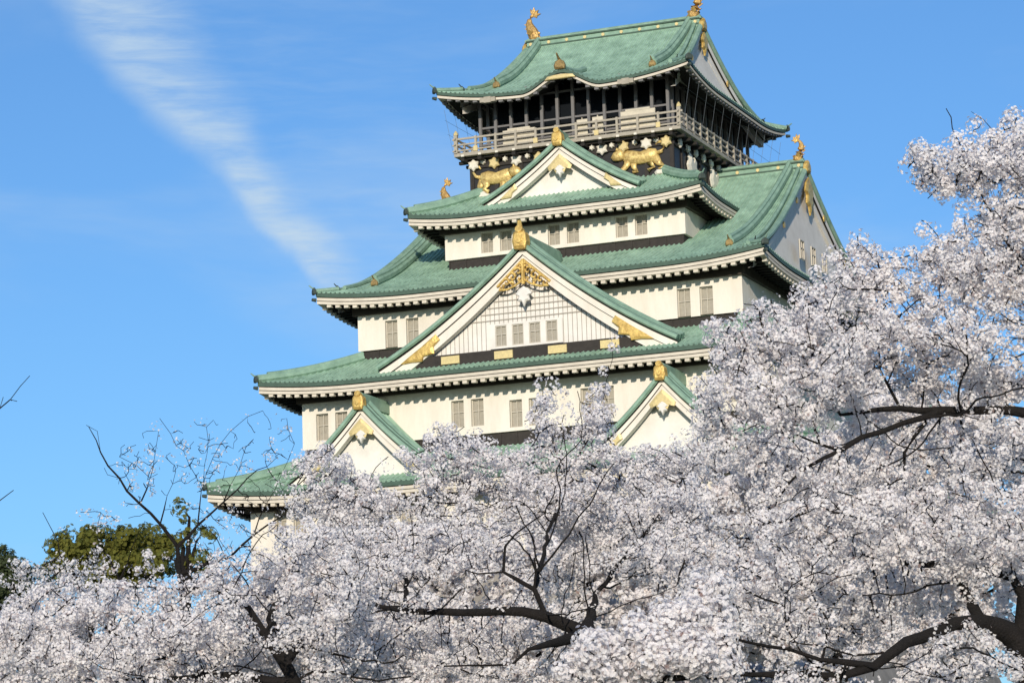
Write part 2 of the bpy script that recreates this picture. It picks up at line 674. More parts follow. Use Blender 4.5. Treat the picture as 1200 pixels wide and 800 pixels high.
def gabled_roof(rf, xt, xb, r_in, over, lipd, fas, teeth, thin=False, deco='big'):
    """hip-and-gable roof, ridge along x; the verge leans from xb at its foot to xt at the ridge"""
    mb = MB()
    sh = rf.a - xb

    def xmax(t):
        if t < sh:
            return rf.a - t
        return xb + (xt - xb) * ((t - sh) / (rf.b - sh)) ** .8
    for sg in (-1, 1):
        U, H = rib_cols(-r_in, r_in)
        tiled(mb, U, H, lambda u: 0, lambda u: rf.b, rf.front(sg), 20, lipd, sg > 0)
        fn = rf.front(sg)
        for sx in (-1, 1):
            U, H = rib_cols(0, rf.a - r_in)
            U = U / (rf.a - r_in)

            def pos(u, t, sx=sx, fn=fn):
                w = xmax(t) - r_in
                p = fn(sx * (r_in + u * w), t)
                p[2] -= .18 * u * u * min(1, t / 3)
                return p
            tiled(mb, U, H, lambda u: 0, lambda u: rf.b, pos, 20, lipd, (sg > 0) != (sx < 0))
        # side skirts up to under the gable wall
        U, H = rib_cols(-rf.b, rf.b)
        tiled(mb, U, H, lambda u: 0, lambda u: min(sh + 1.3, rf.b - abs(u)), rf.side(sg), 7, lipd, sg < 0)
    ro = cpart(mb, 'roof', [TILE, LIP])
    edge_trim(rf, over, lipd, fas, teeth, ro, thin)
    # hips from the corners to the verge foot
    hip_ridges(rf, sh + .3, ro, .15)
    zr = rf.z(rf.b)
    for sx in (-1, 1):
        # descending ridges and verge rolls
        for sg in (-1, 1):
            d = MB()
            fn = rf.front(sg)
            ts = np.linspace(2.6, rf.b - .1, 16)
            path = [fn(sx * (r_in - .1), t) + np.array([0, 0, .28]) for t in ts]
            d.tube(path, .30, 8)
            d.tube([q + np.array([0, 0, .3]) for q in path], .17, 6)
            finial(d, path[0] - np.array([0, 0, .25]), (0, sg, 0), .62, 1, 1)
            cpart(d, 'descending_ridge', [RIDGE, OLDGOLD], ro)
            d = MB()
            ts = np.linspace(sh + .5, rf.b - .05, 18)
            path = []
            for t in ts:
                q = fn(sx * (xmax(t) - .12), t)
                path.append(q + np.array([0, 0, -.02]))
            d.tube(path, .2, 8)
            d.tube([q + np.array([-sx * .45, 0, .16]) for q in path], .15, 6)
            finial(d, path[0] + np.array([0, 0, -.05]), (sx * .5, sg, 0), .5, 1, 1)
            cpart(d, 'verge_ridge', [RIDGE, DARKTILE], ro)
        # bargeboards
        bb = MB()
        ts = np.linspace(sh + .2, rf.b, 18)
        for sg in (-1, 1):
            fn = rf.front(sg)
            A, B, C, D, A2, B2 = [], [], [], [], [], []
            for t in ts:
                x = sx * (xmax(t) - .10)
                y = sg * (rf.b - t)
                z = rf.z(t) - .34
                wd = .75 + .25 * (t / rf.b)
                A.append((x, y, z))
                B.append((x, y, z - wd * .42))
                A2.append((x - sx * .14, y, z - wd * .42))
                C.append((x - sx * .14, y, z - wd))
                D.append((x - sx * .5, y, z - wd))
            for p_, q_, m_ in ((A, B, 0), (B, A2, 1), (A2, C, 0), (C, D, 0)):
                bb.grid(np.array([p_, q_]).transpose(1, 0, 2), m_, (sx > 0) != (sg > 0))
        cpart(bb, 'bargeboard', [WHITE, SOFFIT], ro)
        # gable wall, leaning with the verge
        gw = MB()
        zb = rf.z(sh) - .2
        ys = np.linspace(-(rf.b - sh - .1), rf.b - sh - .1, 41)

        def xw(z):
            q = (z - zb) / (zr - zb)
            return sx * (xb - .75 + (xt - xb + .1) * q)
        P = []
        for y in ys:
            zt = max(rf.z(rf.b - abs(y)) - .30, zb + .02)
            P.append([(xw(zb + (zt - zb) * k / 6), y, zb + (zt - zb) * k / 6) for k in range(7)])
        gw.grid(np.array(P), 0, sx < 0)
        gwo = cpart(gw, 'gable_wall', WHITE, ro)
        # pendant and gilt fittings
        og = MB()
        px = sx * (xt - .02)
        gs_ = 1.25 if deco == 'big' else .8
        poly = [(0, -.1), (.5, -.45), (.75, -.95), (.45, -1.15), (.55, -1.6), (.2, -1.75), (0, -2.2), (-.2, -1.75), (-.55, -1.6), (-.45, -1.15), (-.75, -.95), (-.5, -.45)]
        og.relief([(a * gs_, b * gs_) for a, b in poly], (px, 0, zr - .55), (0, sx, 0), (0, 0, 1), (sx, 0, 0), .12, 0, .08)
        cpart(og, 'gilt_pendant', GOLD, ro)
        for sg in (-1, 1):
            for tq in ((.22, .55, .8) if deco == 'big' else (.6,)):
                t = sh + tq * (rf.b - sh)
                ob = MB()
                ob.tube([(sx * (xmax(t) - .1), sg * (rf.b - t), rf.z(t) - .62), (sx * (xmax(t) - .02), sg * (rf.b - t), rf.z(t) - .62)], .22, 8, 0)
                cpart(ob, 'gilt_boss', GOLD, ro)
    return ro


def shachi(p, face, sc, parent=None):
    """dolphin-fish ridge ornament: head down on the ridge, body curling up, forked tail on top; face = -1/1 along x, towards the ridge's middle"""
    mb = MB()
    p = np.array(p, float)
    prof = [(0.10, 0.0, .30), (.16, .18, .36), (.10, .42, .37), (-.03, .70, .34), (-.16, 1.0, .28), (-.22, 1.28, .21), (-.17, 1.52, .15), (-.05, 1.72, .11), (.10, 1.86, .08)]
    path = [p + sc * np.array([face * x, 0, z]) for x, z, r in prof]
    mb.tube(path, [r * sc * 1.15 for *_, r in prof], 10, 0, .85)
    # open jaw and brow
    mb.tube([p + sc * np.array([face * .1, 0, .15]), p + sc * np.array([face * .42, 0, .10]), p + sc * np.array([face * .60, 0, .2])], [.27 * sc, .2 * sc, .1 * sc], 8)
    mb.tube([p + sc * np.array([face * .05, 0, .4]), p + sc * np.array([face * .36, 0, .42]), p + sc * np.array([face * .56, 0, .52])], [.26 * sc, .17 * sc, .06 * sc], 8)
    # tail fan
    fan = [(0, 0), (.18, .28), (.45, .34), (.36, .12), (.62, .05), (.34, -.08), (.30, -.22), (.05, -.1)]
    fan2 = [(0, 0), (-.15, .2), (-.16, .48), (.02, .36), (.12, .58), (.2, .3), (.12, .05)]
    for F in (fan, fan2):
        q = p + sc * np.array([face * .06, 0, 1.80])
        k = len(F)
        for sgn in (-1, 1):
            mb.relief([(a * sc, b * sc) for a, b in F], q, (face, 0, 0), (0, 0, 1), (0, sgn, 0), .05 * sc, 0, .02 * sc)
    # back fins and side fins
    for x, z in ((-.30, .5), (-.42, .82), (-.45, 1.12)):
        q = p + sc * np.array([face * x, 0, z])
        for sgn in (-1, 1):
            mb.relief([(sc * .16, -sc * .12), (-sc * .16, sc * .12), (sc * .12, sc * .14)], q, (face, 0, 0), (0, 0, 1), (0, sgn, 0), .03 * sc)
    for sgn in (-1, 1):
        mb.relief([(0, 0), (sc * .2, sc * .32), (-sc * .1, sc * .42), (-sc * .22, sc * .15)], p + sc * np.array([0, sgn * .28, .3]), (face, 0, 0), (0, sgn * .5, .85), (0, sgn, 0), .05 * sc)
    mb.box(p + np.array([0, 0, -.05 * sc]), (.95 * sc, .6 * sc, .16 * sc), 1)
    return cpart(mb, 'ridge_fish_ornament', [FISH, RIDGE], parent, False)


def dormer(xc, y0, depth, G, zb, za, k=.72, board=.85, wins=(), gilt='big', plain=False, fin=1.0):
    """triangular gable standing on a roof, facing -y"""
    ov = .55                                           # the verge overhangs the face
    Gx = G + .75
    Hh = (za - zb) * Gx / G * 1.02

    def zz(t):                                         # t = distance in from the foot
        q = t / Gx
        return za + .40 - Hh + Hh * (k * q + (1 - k) * q * q)
    mb = MB()
    for sx in (-1, 1):
        U, H = rib_cols(0, depth, .42)
        H = H * 1.0

        def pos(u, t, sx=sx):
            return np.array([xc + sx * (Gx - t), y0 - .25 + u, zz(t)])
        tiled(mb, U, H, lambda u: 0, lambda u: Gx, pos, 16, .2, sx < 0)
    ro = cpart(mb, 'dormer_roof', [TILE, LIP])
    # verge rolls along the front edge, stacked
    vr = MB()
    for sx in (-1, 1):
        ts = np.linspace(-.05, Gx, 18)
        path = [np.array([xc + sx * (Gx - t), y0 - .22, zz(t) + .06]) for t in ts]
        vr.tube(path, .17, 6, 0)
        vr.tube([q + np.array([0, .5, .10]) for q in path], .19, 6, 0)
        vr.tube([q + np.array([0, 1.05, .22]) for q in path], .26, 6, 0)
        vr.tube([q + np.array([0, .24, .10]) for q in path], .12, 5, 1)
        vr.tube([q + np.array([0, .76, .20]) for q in path], .12, 5, 1)
    vo = cpart(vr, 'verge_tile', [RIDGE, LIP], ro)
    # top ridge
    rb = MB()
    rb.box((xc, y0 + depth / 2 + .1, za + .62), (.5, depth, .6), 0)
    rb.tube([(xc, y0 - .1, za + 1.0), (xc, y0 + depth, za + 1.0)], .2, 8, 0)
    cpart(rb, 'ridge', RIDGE, ro)
    # bargeboard in two steps plus the dark reveal between them
    bb = MB()
    for sx in (-1, 1):
        ts = np.linspace(.0, Gx, 22)
        rows = [[], [], [], [], [], [], []]
        for t in ts:
            x = xc + sx * (Gx - t)
            z = zz(t) - .10
            w = board * (1 + .25 * (1 - t / Gx))
            y = y0 - .12
            for r_, (dy, dz) in zip(rows, ((.05, 0), (.05, -.16), (0, -.16), (0, -.16 - w * .38), (.12, -.16 - w * .42), (.12, -.16 - w), (.6, -.16 - w))):
                r_.append((x, y + dy, z + dz))
        for i, m_ in ((0, 1), (1, 0), (2, 0), (3, 1), (4, 0), (5, 0)):
            bb.grid(np.array([rows[i], rows[i + 1]]).transpose(1, 0, 2), m_, sx > 0)
    cpart(bb, 'bargeboard', [PLASTER, SOFFIT], ro)
    # face wall with its board grid
    fw = MB()
    xs = np.linspace(-Gx + .8, Gx - .8, 41)
    yf = y0 + .42
    top = lambda x: zz(Gx - abs(x)) - .35
    zlow = zb - .3
    holes = [(x - a / 2, x + a / 2, z - h / 2, z + h / 2) for x, z, a, h in wins]
    P = []
    for x in xs:
        P.append([(xc + x, yf + .3, zlow), (xc + x, yf + .3, max(top(x), zlow + .01))])
    fw.grid(np.array(P), 0 if plain else 1)
    # vertical boards standing on the backing, cut round the windows, with crossing strips
    stp = .31
    n = 0 if plain else int(Gx / stp)
    for i in range(-n, n + 1):
        x = i * stp
        z1 = top(x) - board * .8
        if plain or z1 < zlow + .3:
            continue
        segs = [(zlow, z1)]
        for a, b, c, d in holes:
            if a - stp * .5 < x < b + stp * .5:
                segs = [(zlow, c - .12), (d + .12, z1)]
        for s0, s1 in segs:
            if s1 - s0 > .1:
                fw.box((xc + x, yf + .26, (s0 + s1) / 2), (stp - .045, .05, s1 - s0), 0)
    z = zlow + .5
    while z < za - 2.0 and not plain:
        hw = 0
        for x in xs:
            if x > 0 and top(x) - board * .8 > z:
                hw = x
        if hw > .4 and not any(c - .25 < z < d + .25 for a, b, c, d in holes):
            fw.box((xc, yf + .22, z), (2 * hw, .05, .07), 1)
        z += .40
    if wins:
        a, b = min(h[0] for h in holes) - .35, max(h[1] for h in holes) + .35
        c, d = holes[0][2] - .12, holes[0][3] + .12
        # window bay of smooth plaster
        bay = MB()
        wall_panel(fw, a + xc, b + xc, c, d, yf + .12, [(h[0] + xc, h[1] + xc, h[2], h[3]) for h in holes], 0, .22)
    cpart(fw, 'gable_wall', [WHITE, GROOVE], ro)
    for x, z, a, h in wins:
        window_at(xc + x, z, a, h, yf + .12, ro, 1, .2)
    # gilt work: scrolled wings under the apex and a plate at each foot of the bargeboard
    gm = GOLD if gilt == 'big' else GILT2
    if gilt == 'big':
        wing = [(0, 0), (.55, -.55), (1.0, -1.0), (1.55, -1.45), (2.15, -1.95), (2.0, -2.25), (1.55, -2.3), (1.35, -1.95), (1.0, -2.1), (.8, -1.75), (.5, -1.95), (.42, -1.5), (.12, -1.6), (0, -1.2)]
        foot = [(0, 0), (.6, .42), (1.5, 1.0), (2.5, 1.72), (2.75, 1.35), (2.3, .95), (2.35, .5), (1.6, .38), (1.5, .05), (.8, .08)]
        zo, fo_, dp = .55, (.75, .02, .15), .12
    else:
        wing = [(0, 0), (.45, -.42), (.85, -.85), (.75, -1.1), (.45, -.95), (.3, -1.25), (0, -1.15)]
        foot = [(0, 0), (.5, .4), (1.1, .95), (1.25, .6), (.9, .35), (.8, .05)]
        zo, fo_, dp = .45, (.45, .02, .05), .1
    og = MB()
    og.relief([(a, b) for a, b in wing] + [(-a, b) for a, b in wing[:0:-1]], (xc, y0, za - zo), (1, 0, 0), (0, 0, 1), (0, -1, 0), dp, 0, .05)
    if gilt == 'big':
        og = MB()
        for sx in (-1, 1):
            for cx_, cz_, r0, ph in ((.42, -.95, .36, .4), (.95, -1.35, .36, 1.6), (1.45, -1.72, .34, .9), (1.9, -2.1, .26, 2.2), (.3, -1.55, .24, 3.0), (.22, -.45, .18, 1.0), (.95, -1.9, .2, .3)):
                arc = [(xc + sx * (cx_ + r0 * (1 - q * .11) * math.cos(ph + q * .75)), y0 - .08, za - zo + cz_ + r0 * (1 - q * .11) * math.sin(ph + q * .75)) for q in range(9)]
                og.tube([(xc + (a_ - xc) * .8, b_, za - zo + (c_ - za + zo) * .8) for a_, b_, c_ in arc], [.10 - .006 * q for q in range(9)], 6)
            og.tube([(xc + sx * t * 1.8, y0 - .06, za - zo - .02 - t * 1.58) for t in (0, .3, .6, 1)], .09, 6)
            og.tube([(xc + sx * a_ * .8, y0 - .06, za - zo + b_ * .8) for a_, b_ in ((0, -1.2), (.2, -1.75), (.7, -2.05), (1.4, -2.3), (2.1, -2.3))], .07, 6)
        og.tube([(xc, y0 - .1, za - zo - .0), (xc, y0 - .1, za - zo - 1.6)], .13, 6)
    cpart(og, 'gilt_scrollwork', gm, ro)
    for sx in (-1, 1):
        og = MB()
        og.relief([(-sx * a, b) for a, b in foot][::-sx], (xc + sx * (G - fo_[0]), y0 - fo_[1], zb - fo_[2]), (1, 0, 0), (0, 0, 1), (0, -1, 0), dp, 0, .05)
        cpart(og, 'gilt_foot_plate', gm, ro)
    # white carved pendant
    pd = MB()
    s_ = .66 if gilt == 'big' else .45
    poly = [(0, .1), (.5, -.2), (.85, -.65), (.5, -.85), (.62, -1.3), (.22, -1.4), (0, -1.9), (-.22, -1.4), (-.62, -1.3), (-.5, -.85), (-.85, -.65), (-.5, -.2)]
    pd.relief([(a * s_, b * s_) for a, b in poly], (xc, y0 + .05, za - (2.35 if gilt == 'big' else 1.2)), (1, 0, 0), (0, 0, 1), (0, -1, 0), .16, 0, .1)
    cpart(pd, 'pendant', WHITE, ro)
    # gilt ridge-end block
    fb = MB()
    q = (xc, y0 - .28, za + .15)
    s_ = fin
    shield = [(-.36, -.1), (.36, -.1), (.46, .35), (.40, .8), (.30, .95), (-.30, .95), (-.40, .8), (-.46, .35)]
    fb.relief([(a * s_, b * s_) for a, b in shield], q, (1, 0, 0), (0, 0, 1), (0, -1, 0), .3 * s_, 0, .08 * s_)
    fb.relief([(a * s_, b * s_) for a, b in shield[::-1]], (q[0], q[1] + .01, q[2]), (1, 0, 0), (0, 0, 1), (0, 1, 0), .35 * s_, 0)
    fb.tube([(xc, q[1] + .2 * s_, q[2] + .98 * s_), (xc, q[1] - .35 * s_, q[2] + 1.12 * s_)], .24 * s_, 10, 0)
    fb.tube([(xc, q[1] - .34 * s_, q[2] + .42 * s_), (xc, q[1] - .46 * s_, q[2] + .42 * s_)], .20 * s_, 10, 0)
    if gilt == 'big':
        fb.tube([(xc, q[1] - .1, q[2] + 1.2 * s_), (xc, q[1] - .22, q[2] + 1.65 * s_)], [.17 * s_, .13 * s_], 8, 0)
    cpart(fb, 'ridge_end_tile', GOLD, ro)
    return ro


# --- storeys from the ground up
ww = .86
storey(18.38, 20.6, 24.3, 29.35, None, [(x + dx, 27.5, ww, 1.7) for x in (-15.6, -8.2, 0, 8.2, 15.6) for dx in (-.68, .68)])
rf1 = Roof(20.44, 22.67, 29.15, 2.35, 5.0, .75, .5, 7)
skirt_roof(rf1, 4.44, 4.97, 2.0)
storey(16.0, 17.7, 32.45, 36.6, 31.2, [(x + dx, 33.85, ww, 1.75) for x in (-13.9, -4.4, 4.4, 13.9) for dx in (-.68, .68)] + [(dx - .44, 33.55, ww, 1.75) for dx in (-.66, .66)])
rf2 = Roof(18.11, 19.84, 36.35, 2.1, 5.05, .75, .45, 7)
skirt_roof(rf2, 4.87, 5.05, 2.05)
storey(13.24, 14.79, 39.2, 42.6, 38.2, [(x + dx, 40.05, .88, 1.85) for x in (-10.1, 10.1) for dx in (-.75, .75)])
rf3 = Roof(15.37, 16.63, 42.45, 9.0, 16.63, .60, .5, 7)
ro3 = gabled_roof(rf3, 13.5, 14.55, 12.4, 2.1, .26, .48, .21)
storey(8.43, 11.13, 45.35, 48.2, 44.2, [(x + dx, 46.28, .84, 1.4) for x in (-4.74, 0, 4.74) for dx in (-.67, .67)])
rf4 = Roof(10.27, 13.02, 47.95, 1.8, 3.5, .8, .4, 5)
skirt_roof(rf4, 3.17, 3.77, 1.85)

# three small windows in the side gable of the great roof
for y in (-4.2, -1.6, 1.0):
    window_at(y, 44.95, .95, 1.3, 14.02, None, 1, .02, 'x', BOARD)

# ridge of the great roof and its fish
for sx in (-1, 1):
    x0, x1 = sorted((sx * 6.9, sx * 13.3))
    ridge_beam(x0, x1, 0, 51.2, ro3, .6, .5)
    shachi((sx * 13.0, 0, 51.95), -sx, .82)
    fb = MB()
    finial(fb, (sx * 13.35, 0, 51.1), (sx, 0, 0), 1.1, 0, 0, False)
    cpart(fb, 'ridge_end_tile', GOLD, ro3)

# dormers
dormer(0, -18.42, 6.2, 9.34, 37.4, 43.75, wins=[(x - .13, 38.55, .78, 1.35) for x in (-1.75, -.6, .55, 1.7)], gilt='big', fin=1.05, board=1.0)
dormer(-10.04, -21.55, 4.6, 4.35, 30.15, 33.95, gilt='small', plain=True, fin=.82, board=.72)
dormer(10.04, -21.55, 4.6, 4.35, 30.15, 33.95, gilt='small', plain=True, fin=.82, board=.72)
dormer(0, -11.3, 3.2, 4.75, 49.05, 52.05, gilt='small', plain=True, fin=.82, board=.62)
# board band with gilt plates under the big gable
bd = MB()
bd.box((0, -18.15, 37.25), (15.2, .3, .75), 0)
for x in (-4.6, -.95, 2.7, 6.2):
    bd.box((x - .6, -18.33, 37.25), (1.25, .14, .5), 1)
cpart(bd, 'gable_sill', [BOARD, GILT2])

# --- black storey with gilt tigers
bk = MB()
bk.box((0, 0, 51.0), (14.2, 18.5, 3.6), 0)
for x in np.linspace(-7.1, 7.1, 9):
    bk.box((x, -9.27, 51.0), (.28, .16, 3.6), 1)
for y in np.linspace(-9.25, 9.25, 11):
    for sx in (-1, 1):
        bk.box((sx * 7.12, y, 51.0), (.16, .28, 3.6), 1)
for z in (49.75, 51.95):
    bk.box((0, -9.28, z), (14.6, .2, .22), 1)
    for sx in (-1, 1):
        bk.box((sx * 7.13, .02, z), (.2, 18.3, .22), 1)
bko = cpart(bk, 'black_storey', [BLACK, BOARD])

def relief_part(name, poly, o, ex, ez, sc, m, parent, depth=.12, dome=.12):
    mb = MB()
    pts = [(a * sc, b * sc) for a, b in poly]
    area = sum(pts[i][0] * pts[(i + 1) % len(pts)][1] - pts[(i + 1) % len(pts)][0] * pts[i][1] for i in range(len(pts)))
    mb.relief(pts if area > 0 else pts[::-1], o, ex, (0, 0, 1), ez, depth, 0, dome)
    return cpart(mb, name, m, parent)




def tiger(x, z, face, sc):
    """prowling tiger in high relief, head towards face (-1/1 along x)"""
    mb = MB()

    def T(path, rad, n=10):
        k = mb.n
        mb.tube([(face * a_, b_, c_) for a_, b_, c_ in path], rad, n)
        for i in range(k, mb.n):
            v_ = mb.v[i]
            mb.v[i] = (x + v_[0] * sc, -9.3 + v_[1] * sc * .6, z + v_[2] * sc)
    T([(-1.55, 0, .2), (-1.35, 0, .28), (-.9, 0, .3), (-.2, 0, .18), (.5, 0, .28), (.95, 0, .42), (1.2, 0, .5)], [.2, .5, .58, .5, .56, .5, .3])
    T([(1.1, -.1, .5), (1.4, -.25, .55), (1.75, -.3, .45), (2.0, -.3, .3)], [.36, .46, .38, .2])
    for e_ in (.1, .42):
        T([(1.35 + e_ * .6, -.35, .9), (1.33 + e_ * .6, -.35, 1.12)], [.14, .05], 6)
    T([(.75, -.1, .1), (.95, -.2, -.35), (1.3, -.25, -.7), (1.65, -.3, -.78)], [.34, .24, .19, .2], 8)
    T([(.4, 0, .0), (.35, -.1, -.5), (.15, -.15, -.85), (.45, -.2, -.92)], [.32, .22, .17, .18], 8)
    T([(-1.2, -.1, .1), (-.95, -.2, -.35), (-1.2, -.2, -.65), (-.8, -.25, -.88)], [.42, .27, .18, .18], 8)
    T([(-1.35, 0, .05), (-1.65, -.05, -.4), (-1.95, -.1, -.65), (-1.65, -.15, -.9)], [.38, .24, .17, .17], 8)
    T([(-1.5, -.1, .4), (-1.9, -.15, .5), (-2.15, -.15, .85), (-1.95, -.15, 1.2), (-1.6, -.15, 1.25), (-1.45, -.15, 1.05)], [.16, .14, .13, .13, .12, .05], 8)
    return cpart(mb, 'gilt_tiger', TIGERG, bko, True)


tiger(-5.2, 50.85, 1, .84)
tiger(4.75, 51.0, -1, .88)
CRANE = [(-.7, -.5), (-.2, -.6), (.1, -.4), (.5, -.55), (.85, -.2), (.6, .05), (.75, .5), (.35, .75), (.1, .3), (-.25, .55), (-.6, .9), (-.7, .4), (-.95, .0)]
for y in (-5.6, -1.0, 3.6, 7.4):
    relief_part('white_crane', CRANE, (7.15, y, 51.05), (0, 1, 0), (1, 0, 0), 1.0, RELIEF, bko)
FLOWER = [(math.cos(t) * (.38 if k % 2 else .26), math.sin(t) * (.38 if k % 2 else .26)) for k, t in enumerate(np.linspace(0, 2 * math.pi, 12, endpoint=False))]
k = 0
for x in (-6.9, -6.2, -5.4, -4.6, -3.8, -3.0, -2.2, 1.6, 2.3, 3.0, 3.8, 4.6, 5.4, 6.1, 6.8):
    relief_part('rosette', FLOWER, (x, -9.4, 52.12 + (.08 if k % 2 else -.08)), (1, 0, 0), (0, -1, 0), .55 if k % 2 else 1.15, RELIEF if k % 2 else (GILT2 if k % 4 else RELIEF), bko, .14, .08)
    k += 1
for x in (-6.4, -3.4, 2.4, 6.5, 3.4):
    relief_part('cloud_relief', [(-.6, -.2), (.6, -.2), (.7, 0), (.35, .12), (.2, .3), (-.15, .15), (-.5, .2), (-.7, 0)], (x, -9.3, 49.95 + .1 * (x > 6)), (1, 0, 0), (0, -1, 0), .9, RELIEF, bko)
for y in np.arange(-8.2, 9, 1.6):
    relief_part('rosette', FLOWER, (7.25, y, 52.15), (0, 1, 0), (1, 0, 0), .9, RELIEF, bko, .12, .06)

# --- balcony
bl = MB()
bl.box((0, 0, 52.72), (16.06, 20.2, .24), 0)
bl.box((0, 0, 52.52), (15.3, 19.4, .17), 1)
for x in np.arange(-7.4, 7.5, 1.23):
    bl.box((x, -9.75, 52.34), (.26, .9, .2), 1)
    bl.box((x, -10.13, 52.62), (.2, .08, .14), 2)
for y in np.arange(-9.2, 9.3, 1.23):
    for sx in (-1, 1):
        bl.box((sx * 7.6, y, 52.34), (.85, .26, .2), 1)
blo = cpart(bl, 'balcony', [RAIL, SOFFIT, RELIEF])
rl = MB()
X, Y = 7.92, 9.98
for z, hgt in ((53.02, .1), (53.42, .1), (53.82, .13)):
    for sy in (-1, 1):
        rl.box((0, sy * Y, z), (2 * X + .5, .1, hgt), 0)
    for sx in (-1, 1):
        rl.box((sx * X, 0, z + .003), (.1, 2 * Y + .5, hgt - .006), 0)
for x in np.linspace(-X, X, 12):
    for sy in (-1, 1):
        rl.box((x, sy * Y, 53.38), (.15, .15, 1.1), 0)
for y in np.linspace(-Y, Y, 15)[1:-1]:
    for sx in (-1, 1):
        rl.box((sx * X, y, 53.38), (.15, .15, 1.1), 0)
for sx in (-1, 1):
    for sy in (-1, 1):
        rl.box((sx * X, sy * Y, 53.45), (.24, .24, 1.3), 0)
        rl.tube([(sx * X, sy * Y, 54.1), (sx * X, sy * Y, 54.25), (sx * X, sy * Y, 54.42)], [.17, .15, .03], 8, 1)
for x in np.linspace(-X, X, 12)[1:-1:3]:
    rl.box((x, -Y - .09, 53.05), (.3, .05, .34), 1)
cpart(rl, 'railing', [RAIL, GILT2], blo)
# pale panels leaning inside the railing
for x0, x1, zt in ((-4.6, -2.3, 54.05), (.7, 1.45, 54.15), (1.8, 2.55, 54.2), (3.8, 6.2, 54.3)):
    pm = MB()
    pm.box(((x0 + x1) / 2, -9.72, (52.85 + zt) / 2), (x1 - x0, .12, zt - 52.85), 0)
    pm.box(((x0 + x1) / 2, -9.72, zt + .05), (x1 - x0 - .7, .16, .12), 0)
    pm.box(((x0 + x1) / 2, -9.8, zt - .35), (x1 - x0 - .1, .08, .08), 1)
    cpart(pm, 'balcony_panel', [CLOTHM, RAIL], blo)
# safety net wires round the balcony
for sx in (-1, 1):
    nw = MB()
    for y in np.arange(-9.9, 10, 1.8):
        nw.tube([(sx * 8.15, y, 52.8), (sx * 8.45, y, 54.4), (sx * 8.75, y, 56.0)], .011, 3, cap=False)
    for z in (54.2, 55.2):
        nw.tube([(sx * (8.45 + (z - 54.4) * .19), -10.2, z), (sx * (8.45 + (z - 54.4) * .19), 10.2, z)], .011, 3, cap=False)
    cpart(nw, 'safety_net', WIRE, blo)

# --- lookout storey
lk = MB()
lk.box((0, 0, 55.0), (12.0, 15.4, 4.4), 0)
lko = cpart(lk, 'lookout_storey', GLASS)
fr = MB()
for x in np.linspace(-6.7, 6.7, 13):
    for sy in (-1, 1):
        fr.box((x, sy * 8.5, 55.0), (.2, .22, 4.5), 0)
for y in np.linspace(-8.5, 8.5, 16)[1:-1]:
    for sx in (-1, 1):
        fr.box((sx * 6.6, y, 55.0), (.22, .2, 4.5), 0)
for z in (53.6, 54.75, 56.6):
    for sy in (-1, 1):
        fr.box((0, sy * 8.45, z), (13.2, .14, .13), 0)
    for sx in (-1, 1):
        fr.box((sx * 6.55, 0, z), (.14, 16.7, .13), 0)
cpart(fr, 'post_frame', POST, lko)

# --- top roof
rf5 = Roof(8.95, 10.72, 56.35, 6.15, 10.72, .58, .75, 6.5, (1.1, 2.9, 5.0))
ro5 = gabled_roof(rf5, 6.55, 7.9, 5.7, 2.3, .2, .22, .16, True, 'small')
ridge_beam(-6.4, 6.4, 0, 62.2, ro5, .6, .5)
for sx in (-1, 1):
    shachi((sx * 6.05, 0, 62.95), -sx, 1.02)
    fb = MB()
    finial(fb, (sx * 6.42, 0, 62.0), (sx, 0, 0), 1.1, 0, 0, False)
    cpart(fb, 'ridge_end_tile', GOLD, ro5)
# curved-eave ornament
kb = MB()
pk = rf5.front(-1)(0, 0)
finial(kb, (0, pk[1] + .1, pk[2] + .05), (0, -1, 0), .95, 0, 0)
path = [rf5.front(-1)(0, t) + np.array([0, 0, .22]) for t in np.linspace(.1, 4.6, 8)]
kb.tube(path, .22, 8, 1)
kb.relief([(-1.1, -.2), (1.1, -.2), (.9, .02), (.4, .1), (-.4, .1), (-.9, .02)], (0, pk[1] + .04, pk[2] - .42), (1, 0, 0), (0, 0, 1), (0, -1, 0), .12, 2, .05)
cpart(kb, 'eave_crest', [OLDGOLD, RIDGE, GILT2], ro5)
for x in (-4.9, 4.9):
    hb = MB()
    hb.box((x - .3, -10.72, 56.05), (1.1, .3, .3), 0)
    hb.box((x - .3, -10.75, 56.05), (.5, .3, .4), 0)
    cpart(hb, 'eave_bracket', RAIL, ro5)


# ------------------------------------------------------------------ trees
BARK = mat('cherry_bark', (.015, .0122, .011), .95, 0, .4, 8, (.006, .0052, .005), .6, 40)


def blossom_mat(name, a, b, c, trans=.3):
    m = bpy.data.materials.new(name)
    m.use_nodes = True
    t = m.node_tree
    for n in list(t.nodes):
        t.nodes.remove(n)
    o = t.nodes.new('ShaderNodeOutputMaterial')
    at_ = t.nodes.new('ShaderNodeAttribute')
    at_.attribute_name = 'tint'
    r = t.nodes.new('ShaderNodeValToRGB')
    el = r.color_ramp.elements
    el[0].position = 0
    el[0].color = (*c, 1)
    el[1].position = 1
    el[1].color = (*a, 1)
    e = el.new(.12)
    e.color = (*b, 1)
    e = el.new(.5)
    e.color = tuple((x + y) / 2 for x, y in zip(a, b)) + (1,)
    t.links.new(at_.outputs['Fac'], r.inputs['Fac'])
    d = t.nodes.new('ShaderNodeBsdfDiffuse')
    tr = t.nodes.new('ShaderNodeBsdfTranslucent')
    mx = t.nodes.new('ShaderNodeMixShader')
    mx.inputs[0].default_value = trans
    t.links.new(r.outputs['Color'], d.inputs['Color'])
    t.links.new(r.outputs['Color'], tr.inputs['Color'])
    t.links.new(d.outputs[0], mx.inputs[1])
    t.links.new(tr.outputs[0], mx.inputs[2])
    t.links.new(mx.outputs[0], o.inputs['Surface'])
    return m


